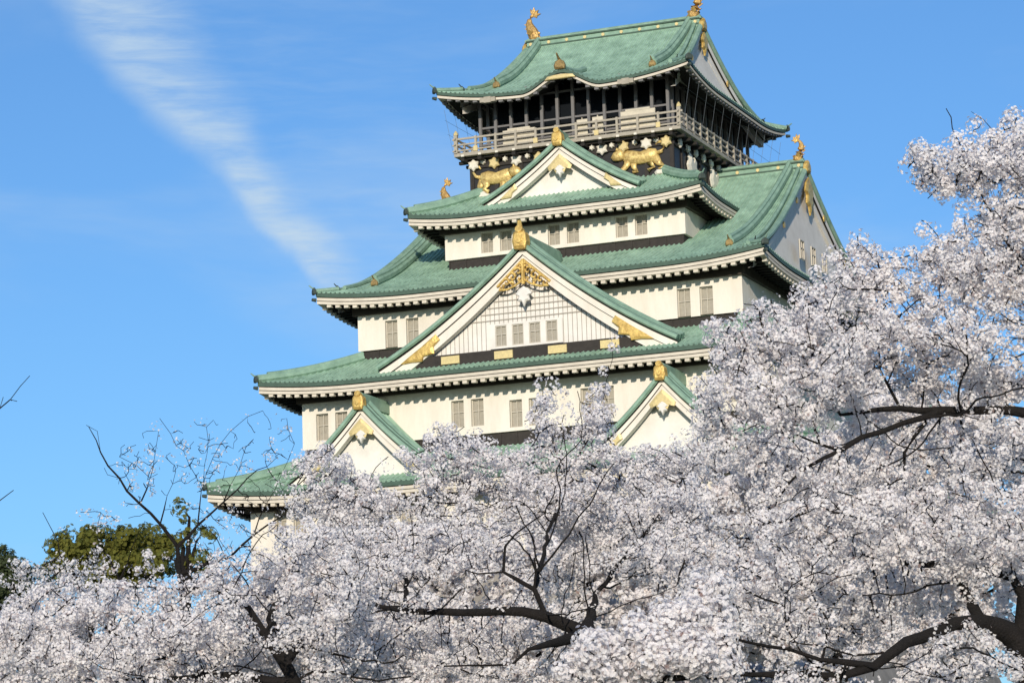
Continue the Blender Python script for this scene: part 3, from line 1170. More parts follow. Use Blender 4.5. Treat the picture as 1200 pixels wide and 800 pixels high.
PETAL = blossom_mat('cherry_petal', (.91, .89, .885), (.86, .815, .83), (.22, .12, .10), .42)
LEAF = blossom_mat('green_leaf', (.21, .205, .048), (.125, .14, .036), (.05, .065, .02), .42)
LEAF2 = blossom_mat('dull_leaf', (.075, .095, .045), (.05, .065, .035), (.03, .045, .025), .25)


def mesh_arrays(name, V, F, tint, m, parent, nside):
    """V (n,3), F (k,nside) as one mesh, with a per-face own-colour value"""
    me = bpy.data.meshes.new(name)
    me.vertices.add(len(V))
    me.vertices.foreach_set('co', V.astype(np.float32).ravel())
    k = len(F)
    me.loops.add(k * nside)
    me.loops.foreach_set('vertex_index', F.astype(np.int32).ravel())
    me.polygons.add(k)
    me.polygons.foreach_set('loop_start', np.arange(0, k * nside, nside, dtype=np.int32))
    if tint is not None:
        at_ = me.attributes.new('tint', 'FLOAT', 'FACE')
        at_.data.foreach_set('value', tint.astype(np.float32))
    me.materials.append(m)
    me.update(calc_edges=True)
    o = bpy.data.objects.new(name, me)
    COL.objects.link(o)
    o.parent = parent
    return o


def frames(nrm):
    nrm = nrm / (np.linalg.norm(nrm, axis=1, keepdims=True) + 1e-9)
    ref = np.where(np.abs(nrm[:, 2:3]) < .9, np.array([[0, 0, 1.0]]), np.array([[1.0, 0, 0]]))
    a = np.cross(ref, nrm)
    a /= np.linalg.norm(a, axis=1, keepdims=True)
    return a, np.cross(nrm, a), nrm


def flowers(cen, nrm, size, tint):
    """five separate cupped petals per flower"""
    n = len(cen)
    a, b, c = frames(nrm)
    spin = RNG.uniform(0, 2 * math.pi, n)
    V = np.empty((n, 11, 3))
    V[:, 0] = cen
    i = 1
    for k in range(5):
        for dlt in (-.52, .52):
            th = spin + 2 * math.pi * k / 5 + dlt
            V[:, i] = cen + size[:, None] * (np.cos(th)[:, None] * a + np.sin(th)[:, None] * b + .38 * c)
            i += 1
    base = (np.arange(n) * 11)[:, None]
    F = np.concatenate([base + np.array([[0, 1 + 2 * k, 2 + 2 * k]]) for k in range(5)], 1).reshape(-1, 3)
    return V.reshape(-1, 3), F, np.repeat(tint, 5)


def grow(start_pts, start_par, att, D, infl, kill, iters=160, tropism=(0, 0, .12)):
    """branch skeleton that grows towards the attraction points"""
    pts = [np.array(p) for p in start_pts]
    par = list(start_par)
    att = att.copy()
    P0 = np.array(pts)
    best = np.full(len(att), 1e9)
    idx = np.zeros(len(att), int)
    for s in range(0, len(P0), 400):
        d = np.linalg.norm(att[:, None] - P0[None, s:s + 400], axis=2)
        j = d.argmin(1)
        dm = d[np.arange(len(att)), j]
        w = dm < best
        best[w] = dm[w]
        idx[w] = j[w] + s
    alive = best > kill
    trop = np.array(tropism)
    tried = {}
    for it in range(iters):
        act = alive & (best < infl)
        if not act.any():
            break
        ii = np.nonzero(act)[0]
        PA = np.array(pts)
        dirs = att[ii] - PA[idx[ii]]
        dirs /= np.linalg.norm(dirs, axis=1, keepdims=True)
        acc = {}
        order = np.argsort(idx[ii], kind='stable')
        ids = idx[ii][order]
        ds = dirs[order]
        uniq, first = np.unique(ids, return_index=True)
        sums = np.add.reduceat(ds, first, axis=0)
        new = []
        for nd, sm in zip(uniq, sums):
            v = sm / (np.linalg.norm(sm) + 1e-9) + trop + RNG.normal(0, .16, 3)
            v /= np.linalg.norm(v)
            c = tried.get(nd, 0)
            if c > 4:
                alive[ii[order][ids == nd]] = False
                continue
            tried[nd] = c + 1
            new.append(PA[nd] + v * D)
            par.append(int(nd))
        if not new:
            continue
        base = len(pts)
        pts.extend(new)
        NA = np.array(new)
        live = np.nonzero(alive)[0]
        for s in range(0, len(NA), 400):
            d = np.linalg.norm(att[live][:, None] - NA[None, s:s + 400], axis=2)
            j = d.argmin(1)
            dm = d[np.arange(len(live)), j]
            w = dm < best[live]
            best[live[w]] = dm[w]
            idx[live[w]] = j[w] + s + base
        alive &= best > kill
    return np.array(pts), np.array(par)


def skeleton_mesh(pts, par, rad, minr=0.0):
    """tubes along every chain of the skeleton"""
    n = len(pts)
    kids = [[] for _ in range(n)]
    for i, p in enumerate(par):
        if p >= 0:
            kids[p].append(i)
    mb = MB()
    stack = [(i, None) for i in range(n) if par[i] < 0]
    while stack:
        i, frm = stack.pop()
        chain = [i] if frm is None else [frm, i]
        cur = i
        while kids[cur]:
            ks = sorted(kids[cur], key=lambda q: -rad[q])
            for q in ks[1:]:
                stack.append((q, cur))
            cur = ks[0]
            chain.append(cur)
        if len(chain) > 1:
            r = rad[chain].copy()
            if frm is not None:
                r[0] = min(r[0], r[1] * 1.15)
            sides = 9 if r.max() > .06 else (5 if r.max() > .015 else 3)
            mb.tube(pts[chain], np.maximum(r, minr), sides, cap=False)
    return mb


def tree(name, label, cat, base, limbs, blobs, group=None, holes=(), dens=90, D=.11, infl=1.6, kill=.2, perm=1.3, fsize=.0150, per=8, bare=(), clus=.08, leaf=False, r_tip=.0052, expo=2.3, blossom=1.0, minr=.0, tropism=(0, 0, .12), crown='crown', pm=None, stray=.0, jitter=.014, step=.18, limb=.85, webs=0):
    root = empty(name, base, label, cat, group)
    base = np.array(base, float)
    pts, par, minrad = [base.copy()], [-1], [0]
    for lb in limbs:
        # lb: list of (px, py, depth, radius); joins the nearest node made so far
        q = [at(a, b, c) if len(r_) == 1 else None for (a, b, c, *r_) in lb]
        rr = [t[3] * limb for t in lb]
        P = np.array(pts)
        j = int(np.linalg.norm(P - q[0], axis=1).argmin())
        prev, pr = pts[j], j
        seq = list(zip(q, rr))
        if np.linalg.norm(q[0] - prev) < .05:
            seq = seq[1:]
        r_prev = minrad[j] if minrad[j] else rr[0] * 1.5
        for tgt, r1 in seq:
            seg = tgt - prev
            n = max(1, int(np.linalg.norm(seg) / step))
            start = prev
            for k in range(1, n + 1):
                w = k / n
                jit = RNG.normal(0, jitter, 3) if k < n else 0
                pts.append(start + seg * w + jit)
                par.append(pr)
                pr = len(pts) - 1
                minrad.append(r_prev + (r1 - r_prev) * w)
            prev, r_prev = tgt, r1
    main = [i for i in range(1, len(pts)) if .017 < minrad[i] < .075]
    for w_ in range(webs):
        pr = random.choice(main)
        d_ = RNG.normal(0, 1, 3) + np.array([0, 0, .5]) - FWD * .35
        d_ /= np.linalg.norm(d_)
        cur, rr_ = pts[pr].copy(), min(minrad[pr] * .6, random.uniform(.007, .016))
        for k_ in range(random.randint(7, 15)):
            d_ = d_ + RNG.normal(0, .22, 3) + np.array([0, 0, .04])
            d_ /= np.linalg.norm(d_)
            cur = cur + d_ * .11
            pts.append(cur.copy())
            par.append(pr)
            pr = len(pts) - 1
            rr_ = max(rr_ * .94, .0045)
            minrad.append(rr_)
    n_lim = len(pts)
    att = []
    for (px, py, rx, ry, dep, rd, *w) in blobs:
        c = at(px, py, dep)
        A, B = rx * dep / FPX, ry * dep / FPX
        vol = 4.19 * A * B * rd
        n = int(vol * dens * 7.0 * (w[0] if w else 1))
        u = RNG.normal(0, 1, (n, 3))
        u /= np.linalg.norm(u, axis=1, keepdims=True)
        u *= RNG.uniform(0, 1, (n, 1)) ** .38
        u *= 1 + .18 * RNG.normal(0, 1, (n, 1))
        att.append(c + u[:, :1] * A * RIGHT + u[:, 1:2] * B * UP + u[:, 2:] * rd * FWD)
    att = np.concatenate(att) if att else np.zeros((0, 3))
    if len(att):
        for (hx, hy, hrx, hry, *hd) in holes:
            rel = att - CAM
            dz = rel @ FWD
            X = 600 + FPX * (rel @ RIGHT) / dz
            Y = 400 - FPX * (rel @ UP) / dz
            inside = ((X - hx) / hrx) ** 2 + ((Y - hy) / hry) ** 2 < 1
            if hd:
                inside &= dz < hd[0]
            att = att[~inside]
        pts, par = grow(pts, par, att, D * .8, infl, kill * .62, tropism=tropism)
    else:
        pts, par = np.array(pts), np.array(par)
    n = len(pts)
    # pipe-model radii
    acc = np.zeros(n)
    has = np.zeros(n, bool)
    for i in range(n - 1, -1, -1):
        if not has[i]:
            acc[i] = r_tip ** expo
        p = par[i]
        if p >= 0:
            acc[p] += acc[i]
            has[p] = True
    rad = acc ** (1 / expo)
    rad[:n_lim] = np.array(minrad)
    rad[0] = max(rad[0], minrad[1] if len(minrad) > 1 else .1)
    lim_max = max(minrad) * .8
    rad[n_lim:] = np.minimum(rad[n_lim:], lim_max)
    mb = skeleton_mesh(pts, par, rad, minr)
    tr = mb.build('trunk', BARK, root, True)
    tr.location = -Vector(base)
    # blossom or leaf clusters along the thin twigs
    thin = np.nonzero((rad < .022))[0]
    thin = thin[thin >= n_lim * (0 if stray else 1)] if len(att) else np.zeros(0, int)
    if len(thin):
        ncl = int(len(thin) * perm * 0.95)
        pick = RNG.choice(thin, ncl)
        pp = pts[pick] + (pts[par[pick]] - pts[pick]) * RNG.uniform(0, 1, (ncl, 1))
        off = RNG.normal(0, 1, (ncl, 3))
        off /= np.linalg.norm(off, axis=1, keepdims=True)
        cc = pp + off * clus * RNG.uniform(.3, 1.0, (ncl, 1))
        cnt = RNG.integers(max(1, int(per * .7)), int(per * 5.2) + 1, ncl)
        cid = np.repeat(np.arange(ncl), cnt)
        dv = RNG.normal(0, 1, (len(cid), 3)) + off[cid] * .5
        dv /= np.linalg.norm(dv, axis=1, keepdims=True)
        csz = RNG.uniform(.65, 1.3, (ncl, 1))
        rr = clus * csz[cid] * RNG.uniform(.7, 1.0, (len(cid), 1))
        cen = cc[cid] + dv * rr
        nr = dv + RNG.normal(0, .26, dv.shape)
        size = fsize * RNG.uniform(.75, 1.15, len(cid))
        tn = np.clip(RNG.beta(2.4, 1.2, len(cid)) * .9 + .1 * RNG.uniform(0, 1, ncl)[cid], 0, 1)
        tn[RNG.uniform(0, 1, len(cid)) < .05] *= .08
        V, F, T = flowers(cen - base, nr, size, tn)
        mesh_arrays(crown, V, F, T, pm or (LEAF if leaf else PETAL), root, 3)
        print(name, 'nodes', n, 'flowers', len(cid))
    return root


def gz(p):
    return float(terrain(p[0], p[1]))


def base_at(px, depth):
    p = at(px, 1080, depth)
    return (p[0], p[1], gz(p))

# --- the big cherry at the right: trunk beyond the frame, limbs reaching in
A0 = base_at(1235, 28)
tree('cherry_tree', 'large cherry in full bloom with thick dark limbs entering from the right edge', 'tree', A0,
     [[(1225, 900, 28, .17), (1198, 760, 28, .15), (1184, 742, 28, .13)],
      [(1184, 742, 28, .11), (1150, 728, 27.8, .085), (1120, 730, 27.6, .07), (1062, 752, 27.3, .06), (1025, 780, 27, .05), (985, 792, 27, .04), (890, 790, 27, .028), (800, 795, 26.5, .018)],
      [(1150, 728, 27.8, .075), (1137, 705, 27.8, .06), (1127, 683, 27.9, .055)],
      [(1127, 683, 27.9, .03), (1100, 640, 28.2, .02), (1060, 600, 28.6, .013)],
      [(1198, 760, 28, .09), (1200, 700, 28, .075), (1186, 676, 28, .05), (1150, 666, 28.1, .04), (1110, 660, 28.2, .042), (1066, 661, 28.3, .036)],
      [(1066, 661, 28.3, .022), (1020, 640, 28.5, .015), (985, 620, 28.6, .01)],
      [(1200, 700, 28, .10), (1235, 600, 28.4, .085), (1230, 486, 28.8, .07), (1160, 480, 28.8, .05), (1105, 480, 28.8, .045), (1055, 478, 28.7, .035), (985, 486, 28.6, .02)],
      [(1105, 480, 28.8, .035), (1060, 495, 28.5, .03), (1010, 512, 28.3, .03), (985, 528, 28.2, .026), (950, 545, 28, .018)],
      [(985, 528, 28.2, .02), (960, 520, 28.2, .016), (930, 508, 28.3, .01)],
      [(1055, 478, 28.7, .022), (1040, 450, 28.7, .016), (1050, 425, 28.8, .01)],
      [(1085, 495, 28.7, .02), (1060, 530, 28.5, .02), (1060, 560, 28.4, .012)],
      [(1230, 486, 28.8, .06), (1220, 330, 29, .045), (1190, 300, 29.2, .03), (1165, 315, 29.2, .02)],
      [(1220, 330, 29, .035), (1215, 240, 29.4, .025), (1190, 200, 29.4, .018), (1168, 158, 29.4, .008), (1152, 140, 29.4, .005), (1138, 131, 29.4, .003)],
      [(1190, 200, 29.4, .014), (1165, 215, 29.3, .012), (1140, 195, 29.3, .010), (1090, 188, 29.2, .006), (1066, 168, 29.2, .003)],
      [(1025, 780, 27, .03), (960, 772, 27, .022), (925, 760, 27, .02), (850, 745, 26.6, .013), (842, 720, 26.6, .008)],
      [(1165, 215, 29.3, .010), (1120, 222, 29.1, .007), (1085, 215, 29.1, .004)],
      [(1220, 330, 29, .03), (1170, 270, 29.2, .014), (1130, 255, 29.2, .006)],
      [(1165, 315, 29.2, .014), (1110, 320, 29, .009), (1085, 300, 29, .005)],
      [(985, 486, 28.6, .012), (950, 430, 28.8, .009), (930, 400, 29, .006), (880, 460, 29, .004)],
      ],
     [(1158, 195, 52, 32, 29.4, .6, 5), (1110, 205, 42, 26, 29.2, .5, 6), (1088, 196, 26, 26, 29.2, .4, 6), (1190, 165, 28, 28, 29.5, .5, 5), (1128, 222, 34, 13, 29.2, .3, 2), (1200, 200, 40, 40, 29.4, .5, 2),
      (1175, 262, 46, 30, 29.3, .6, 4), (1180, 315, 50, 46, 29.2, .7, 3), (1120, 310, 44, 34, 29, .6, 3.5), (1100, 345, 34, 26, 29, .5, 2), (1010, 330, 40, 38, 29.2, .45, 2), (975, 350, 38, 34, 29, .5, 2), (1150, 345, 50, 30, 29, .5, 2),
      (1085, 262, 14, 8, 29, .2), (1005, 285, 8, 26, 29.2, .12, 2), (1025, 300, 14, 18, 29.2, .2),
      (1130, 395, 54, 42, 28.8, .7, 1.6), (1040, 395, 60, 40, 28.8, .7, 1.6), (945, 400, 50, 44, 28.8, .6, 1.6), (985, 440, 60, 34, 28.4, .7), (1080, 440, 48, 25, 29.3, .6), (1170, 445, 40, 28, 29.4, .6),
      (880, 405, 46, 38, 28.8, .55, 1.6), (890, 372, 24, 26, 28.9, .35, 2), (930, 470, 60, 38, 28.2, .6, 1.5), (868, 450, 44, 40, 28.4, .5, 1.6), (850, 402, 30, 26, 28.8, .35, 2), (835, 470, 26, 32, 28.5, .4, 1.8),
      (1150, 545, 60, 34, 29.6, .6), (1020, 560, 60, 24, 29.2, .6), (1090, 645, 40, 10, 27.6, .3, 2), (1150, 768, 30, 14, 27.2, .3, 1.5), (940, 570, 60, 34, 28.4, .6), (860, 520, 42, 36, 28.4, .5),
      (1000, 610, 80, 32, 28, .7), (1110, 600, 80, 34, 28, .7), (1180, 600, 40, 40, 28.2, .6), (900, 630, 60, 36, 27.8, .6), (950, 672, 70, 24, 27.8, .6), (1150, 635, 55, 24, 27.6, .5),
      (860, 690, 60, 36, 27.4, .6), (1040, 705, 70, 28, 29, .5), (1000, 740, 60, 28, 28.6, .5), (1180, 710, 16, 26, 29, .4), (920, 730, 60, 26, 27.4, .5), (1100, 780, 60, 24, 28, .5), (1170, 780, 34, 26, 27, .5), (940, 800, 80, 14, 27, .4),
      (1175, 500, 30, 14, 28.6, .3), (1260, 250, 60, 60, 29.2, .6), (1280, 420, 70, 80, 29, .6), (1270, 620, 70, 60, 28.4, .6), (1260, 780, 60, 40, 28, .6), (1060, 850, 120, 30, 28, .6)],
     holes=[(1060, 342, 15, 26), (1118, 255, 24, 18), (1190, 378, 14, 14), (1190, 418, 16, 20), (1160, 700, 44, 26, 28.3), (1170, 740, 26, 24, 28.3), (1075, 752, 60, 16, 28.2), (1108, 668, 50, 14, 28.5), (1010, 500, 60, 22, 28.9), (1130, 482, 40, 10, 28.9), (1040, 540, 30, 20, 28.5), (985, 700, 40, 14, 27.9)], limb=.85, webs=36, dens=150, per=9, perm=1.35)

# --- the cherry in the middle
B0 = base_at(760, 33)
tree('cherry_tree', 'cherry in full bloom before the middle of the castle, with one long level black bough', 'tree', B0,
     [[(745, 900, 33, .15), (715, 790, 33, .11), (690, 742, 33, .085), (665, 732, 33, .075), (640, 722, 33, .065), (612, 716, 33, .055), (566, 717, 33, .045), (514, 716, 33, .04), (478, 716, 33, .034), (444, 710, 33, .026), (395, 691, 33.2, .012)],
      [(640, 722, 33, .04), (626, 690, 33, .03), (605, 678, 33, .024), (590, 670, 33, .02), (592, 640, 33.2, .014), (604, 625, 33.3, .01), (640, 600, 33.5, .006)],
      [(626, 690, 33, .022), (628, 670, 33, .016), (626, 653, 33, .010)],
      [(690, 742, 33, .04), (697, 695, 34, .026), (728, 655, 34.3, .018), (755, 625, 34.6, .012), (800, 560, 35, .008)],
      [(590, 670, 33, .012), (560, 672, 33, .010), (545, 668, 33, .006)],
      [(514, 716, 33, .016), (540, 690, 33, .010)],
      [(626, 690, 33, .02), (660, 560, 36, .014), (700, 500, 36, .009), (718, 420, 36, .004)],
      [(660, 560, 36, .012), (640, 500, 36, .007), (636, 450, 36, .004)],
      [(478, 716, 33, .02), (470, 640, 35, .014), (440, 590, 36, .009), (400, 550, 36, .006), (385, 520, 36, .004)],
      [(470, 640, 35, .012), (520, 560, 36, .008), (515, 500, 36, .004)],
      [(697, 695, 34, .02), (780, 600, 35.5, .012), (820, 530, 36, .007)],
      [(690, 742, 33, .03), (620, 760, 32, .02), (600, 778, 32, .014), (520, 780, 32, .008)],
      ],
     [(388, 552, 30, 30, 36, .5), (372, 545, 16, 22, 36, .3), (410, 590, 44, 30, 36, .6), (455, 590, 36, 26, 36, .5), (500, 590, 36, 32, 36, .5), (515, 528, 22, 34, 36, .4), (520, 500, 12, 16, 36, .2), (550, 545, 36, 28, 36, .5),
      (545, 505, 14, 14, 36, .2), (590, 570, 40, 36, 36, .6), (635, 520, 30, 38, 36, .45), (640, 478, 15, 28, 36, .25), (634, 452, 10, 14, 36, .15, 1.6), (668, 530, 34, 30, 36, .5), (690, 490, 22, 26, 36, .35), (706, 452, 17, 24, 36, .28), (718, 415, 11, 18, 36, .16, 1.8),
      (735, 560, 40, 34, 36, .6), (470, 545, 26, 20, 36, .35, 1.6), (545, 535, 40, 30, 36, .5, 1.6), (600, 545, 40, 26, 36, .5, 1.6), (640, 530, 34, 40, 36, .4, 1.6), (690, 520, 40, 34, 36, .4, 1.6), (740, 530, 30, 26, 36, .4, 1.5), (500, 555, 34, 26, 36, .4, 1.5), (352, 580, 22, 36, 36, .35, 2), (372, 560, 26, 28, 36, .4, 2), (440, 562, 30, 18, 36, .4, 2), (475, 548, 22, 22, 36, .35, 2), (400, 575, 34, 22, 36, .4, 2), (720, 505, 30, 24, 36, .4, 1.8), (385, 590, 30, 30, 36, .4, 1.4), (770, 535, 34, 26, 36, .5), (800, 505, 26, 22, 36, .4), (765, 505, 14, 10, 36, .25), (815, 545, 40, 30, 36, .5), (560, 600, 50, 30, 35.6, .6), (650, 590, 60, 34, 35.6, .7), (700, 600, 50, 40, 36.5, .6),
      (520, 640, 60, 28, 34.5, .6), (430, 640, 55, 28, 34.5, .6), (560, 660, 40, 22, 34, .4), (460, 670, 50, 22, 33.6, .5), (780, 600, 56, 34, 35, .6), (800, 650, 50, 34, 34, .6), (740, 660, 30, 26, 35.6, .5), (540, 690, 24, 8, 33.6, .2),
      (500, 700, 14, 14, 32.8, .2, 1.5), (470, 735, 12, 12, 32.8, .2, 1.5), (530, 760, 90, 26, 33.6, .6), (430, 755, 50, 26, 33.4, .5), (620, 750, 40, 20, 33.8, .5), (600, 790, 90, 16, 33, .5), (440, 790, 70, 16, 33, .5), (660, 680, 30, 26, 35.8, .5), (680, 640, 40, 20, 35.8, .5)],
     dens=130, per=9, perm=1.35, kill=.21, D=.12, limb=.95, webs=30, holes=[(605, 518, 30, 11), (768, 486, 46, 36), (735, 512, 20, 16), (458, 548, 24, 12), (470, 560, 26, 16), (560, 716, 110, 12, 33.4), (650, 725, 40, 16, 33.4), (620, 690, 22, 24, 33.6), (712, 675, 26, 34, 34.2)])

# --- the cherry at the lower left
C0 = base_at(355, 31)
tree('cherry_tree', 'bright white cherry in the lower corner below the bare twigs, its grey trunk leaning', 'tree', C0,
     [[(365, 900, 31, .13), (345, 800, 31, .10), (334, 776, 31, .09), (312, 745, 31, .075), (290, 712, 31, .055), (280, 700, 31, .03)],
      [(290, 712, 31, .022), (250, 690, 31.2, .018), (200, 690, 31.4, .016), (120, 690, 31.6, .008)],
      [(334, 776, 31, .022), (372, 735, 31.6, .018), (400, 712, 31.8, .014), (430, 700, 31.8, .012)],
      [(345, 800, 31, .05), (240, 790, 31, .03), (150, 750, 31, .02), (60, 690, 31.2, .009)],
      [(240, 790, 31, .018), (225, 750, 31, .012), (205, 735, 31, .008)],
      [(240, 790, 31, .022), (120, 800, 31, .018), (30, 760, 31, .01), (0, 740, 31, .006)],
      [(312, 745, 31, .014), (330, 690, 31.9, .011), (350, 650, 31.6, .01)],
      [(120, 800, 31, .014), (140, 780, 31, .012), (160, 765, 31, .006)],
      ],
     [(20, 735, 40, 30, 31.2, .6), (70, 725, 44, 28, 31.2, .6), (40, 700, 24, 14, 31.3, .35), (85, 690, 24, 16, 31.5, .3), (130, 715, 40, 28, 31.2, .5), (185, 715, 44, 28, 31.3, .5), (225, 690, 34, 20, 31.4, .4), (262, 676, 34, 20, 31.4, .4), (300, 668, 28, 16, 31.5, .4),
      (345, 640, 26, 22, 31.7, .4), (372, 628, 26, 22, 31.8, .4), (330, 665, 30, 20, 31.6, .4), (375, 670, 44, 26, 31.5, .5), (250, 720, 50, 24, 31, .5), (215, 750, 50, 26, 30.8, .5), (160, 755, 40, 26, 30.8, .5), (100, 765, 44, 24, 30.8, .5), (40, 775, 50, 24, 30.8, .5),
      (290, 770, 36, 24, 31.4, .5), (250, 785, 60, 18, 31, .5), (170, 790, 50, 16, 30.8, .5), (90, 795, 60, 12, 30.8, .4), (375, 765, 32, 30, 31.4, .5), (410, 745, 40, 30, 31.6, .5), (340, 715, 26, 16, 31.7, .4), (400, 700, 36, 20, 31.8, .5), (390, 722, 26, 14, 30.6, .25, 2), (270, 700, 24, 14, 30.5, .25, 2), (290, 690, 30, 20, 32, .4), (320, 700, 24, 16, 32.2, .4), (305, 745, 24, 20, 32.2, .4), (310, 730, 18, 18, 31.9, .4), (360, 795, 60, 12, 31.2, .4), (20, 710, 26, 14, 31.4, .4), (-60, 740, 60, 50, 31, .6), (150, 840, 160, 24, 31, .6)],
     dens=150, per=9, perm=1.4, holes=[(310, 740, 20, 34, 31.15), (216, 752, 14, 8), (300, 700, 14, 10, 31.3)], webs=18, limb=.72)

# --- a near cherry low in the frame: sunlit round tufts
D0 = base_at(735, 22)
tree('cherry_tree', 'low bough of round cream blossom tufts along the bottom edge, nearer than its neighbours', 'tree', D0,
     [[(735, 900, 22, .11), (735, 830, 22, .07), (770, 796, 22, .04), (815, 792, 22, .02), (860, 797, 22, .012)],
      [(735, 830, 22, .05), (700, 800, 22, .03), (670, 790, 22, .012)],
      [(770, 796, 22, .02), (750, 760, 22.1, .012), (700, 752, 22.1, .006)]],
     [(790, 762, 34, 18, 22, .25), (750, 770, 36, 20, 22, .25), (705, 762, 32, 16, 22.1, .25), (690, 785, 30, 14, 22, .2), (822, 780, 20, 14, 22, .2), (760, 738, 30, 12, 22.2, .22), (820, 742, 22, 16, 22.2, .22), (800, 720, 30, 12, 22.3, .22), (830, 690, 24, 12, 22.6, .2), (740, 795, 50, 8, 22, .2)],
     dens=700, per=13, perm=1.8, kill=.13, D=.08, clus=.085, fsize=.0175)

# --- cherries farther back, seen through the gaps
F0 = base_at(980, 48)
tree('cherry_tree', 'farther cherry filling the gaps behind the large right-hand boughs', 'tree', F0,
     [[(980, 900, 48, .2), (985, 760, 48, .14), (1000, 700, 48, .1), (1060, 600, 48, .05), (1120, 520, 48, .02)], [(1000, 700, 48, .08), (920, 620, 48, .04), (880, 540, 48, .02)], [(985, 760, 48, .08), (1100, 730, 48, .04), (1180, 680, 48, .02)]],
     [(1120, 520, 90, 60, 48, 1.2), (1000, 560, 100, 60, 48, 1.2), (1130, 640, 90, 60, 48, 1.2), (900, 570, 70, 60, 48, 1.2), (980, 660, 110, 60, 48, 1.2), (1100, 740, 110, 50, 48, 1.2), (900, 720, 90, 60, 48, 1.2), (830, 620, 50, 60, 48, 1.1), (835, 720, 60, 50, 48, 1.1), (780, 560, 40, 40, 48, .9), (1170, 460, 40, 30, 48, 1), (1040, 470, 50, 30, 48, 1)],
     dens=26, per=8, perm=2.0, kill=.32, D=.18, infl=2.4, fsize=.032, clus=.09, r_tip=.006)
G0 = base_at(640, 50)
tree('cherry_tree', 'farther cherry glimpsed behind the tree with the long level bough', 'tree', G0,
     [[(640, 900, 50, .2), (645, 780, 50, .14), (680, 700, 50, .08), (730, 620, 50, .03)], [(645, 780, 50, .09), (560, 720, 50, .05), (470, 660, 50, .03), (420, 620, 50, .015)], [(645, 780, 50, .06), (780, 740, 50, .04)], [(560, 720, 50, .04), (380, 760, 50, .03)]],
     [(700, 640, 80, 50, 50, 1.2), (600, 650, 80, 46, 50, 1.2), (500, 650, 80, 40, 50, 1.1), (420, 670, 60, 40, 50, 1), (640, 740, 100, 50, 50, 1.2), (760, 690, 70, 60, 50, 1.2), (500, 740, 100, 46, 50, 1.2), (390, 760, 60, 40, 50, 1), (350, 700, 50, 40, 50, 1), (300, 740, 60, 50, 50, 1), (800, 720, 60, 60, 50, 1.2), (410, 600, 40, 30, 50, .9), (480, 810, 110, 36, 50, 1.2), (620, 815, 110, 36, 50, 1.2), (780, 810, 110, 36, 50, 1.2), (900, 805, 90, 36, 50, 1.2)],
     dens=26, per=8, perm=2.0, kill=.32, D=.18, infl=2.4, fsize=.032, clus=.09, r_tip=.006)

J0 = base_at(180, 52)
tree('cherry_tree', 'farther cherry filling the gaps low in the corner behind the bright white one', 'tree', J0,
     [[(180, 900, 52, .2), (185, 800, 52, .12), (200, 750, 52, .06), (300, 720, 52, .03)], [(185, 800, 52, .08), (90, 750, 52, .04), (30, 730, 52, .02)]],
     [(60, 760, 80, 44, 52, 1.2), (190, 765, 90, 46, 52, 1.2), (310, 750, 60, 50, 52, 1.2), (20, 800, 90, 40, 52, 1.2), (250, 810, 110, 36, 52, 1.2)],
     dens=26, per=8, perm=2.0, kill=.32, D=.18, infl=2.4, fsize=.032, clus=.09, r_tip=.006)

# --- the half-bare tree at the left
E0 = base_at(215, 42)
tree('cherry_tree', 'thinly flowering cherry whose long bare twigs rise against the sky before the castle corner', 'tree', E0,
     [[(225, 900, 42, .12), (214, 720, 42, .062), (210, 672, 42, .052), (208, 640, 42, .042)],
      [(208, 640, 42, .035), (188, 614, 42, .03), (164, 590, 42, .026), (140, 560, 42, .02), (118, 530, 42, .014), (104, 500, 42, .007)],
      [(208, 640, 42, .03), (232, 615, 42, .026), (262, 588, 42, .018), (290, 560, 42, .012), (325, 535, 42, .006)],
      [(210, 672, 42, .03), (270, 652, 42.3, .026), (298, 626, 42.3, .022), (330, 605, 42.3, .014), (362, 588, 42.3, .008)],
      [(298, 626, 42.3, .012), (312, 590, 42.3, .009), (330, 555, 42.3, .005)],
      [(164, 590, 42, .010), (176, 560, 42, .008), (182, 530, 42, .006), (186, 505, 42, .003)],
      [(176, 560, 42, .006), (160, 545, 42, .005), (140, 535, 42, .003)],
      [(232, 615, 42, .012), (236, 575, 42, .009), (222, 545, 42, .007), (200, 508, 42, .005), (187, 490, 42, .003)],
      [(236, 575, 42, .007), (250, 535, 42, .006), (270, 505, 42, .004), (290, 488, 42, .003), (308, 481, 42, .002)],
      [(236, 575, 42, .006), (243, 530, 42, .005), (242, 500, 42, .003), (250, 492, 42, .002)],
      [(262, 588, 42, .008), (280, 550, 42, .006), (286, 530, 42, .003)],
      [(140, 560, 42, .006), (126, 556, 42, .004), (122, 548, 42, .002)],
      [(188, 614, 42, .008), (196, 580, 42, .006), (206, 552, 42, .003)],
      [(330, 555, 42.3, .004), (345, 520, 42.3, .003), (336, 490, 42.3, .002)],
      [(118, 530, 42, .004), (114, 505, 42, .003), (101, 498, 42, .002)]],
     [(240, 640, 26, 22, 42, .5), (265, 612, 28, 22, 42, .5), (290, 640, 22, 20, 42, .5), (230, 600, 22, 18, 42, .4, .8), (300, 590, 28, 24, 42, .5, .7), (200, 655, 16, 12, 42, .4), (165, 550, 34, 40, 42, .5, 1.2), (240, 540, 50, 42, 42, .5, 1.1), (300, 530, 30, 34, 42, .4, .7), (330, 580, 26, 28, 42, .4, 1), (330, 520, 22, 30, 42.3, .3, .8), (270, 660, 40, 18, 42, .5), (150, 600, 20, 16, 42, .4, .3)],
     dens=60, per=2, perm=.24, kill=.18, D=.10, r_tip=.0036, minr=.0040, tropism=(0, 0, .3), jitter=.016, step=.16, limb=.68)
H0 = base_at(105, 46)
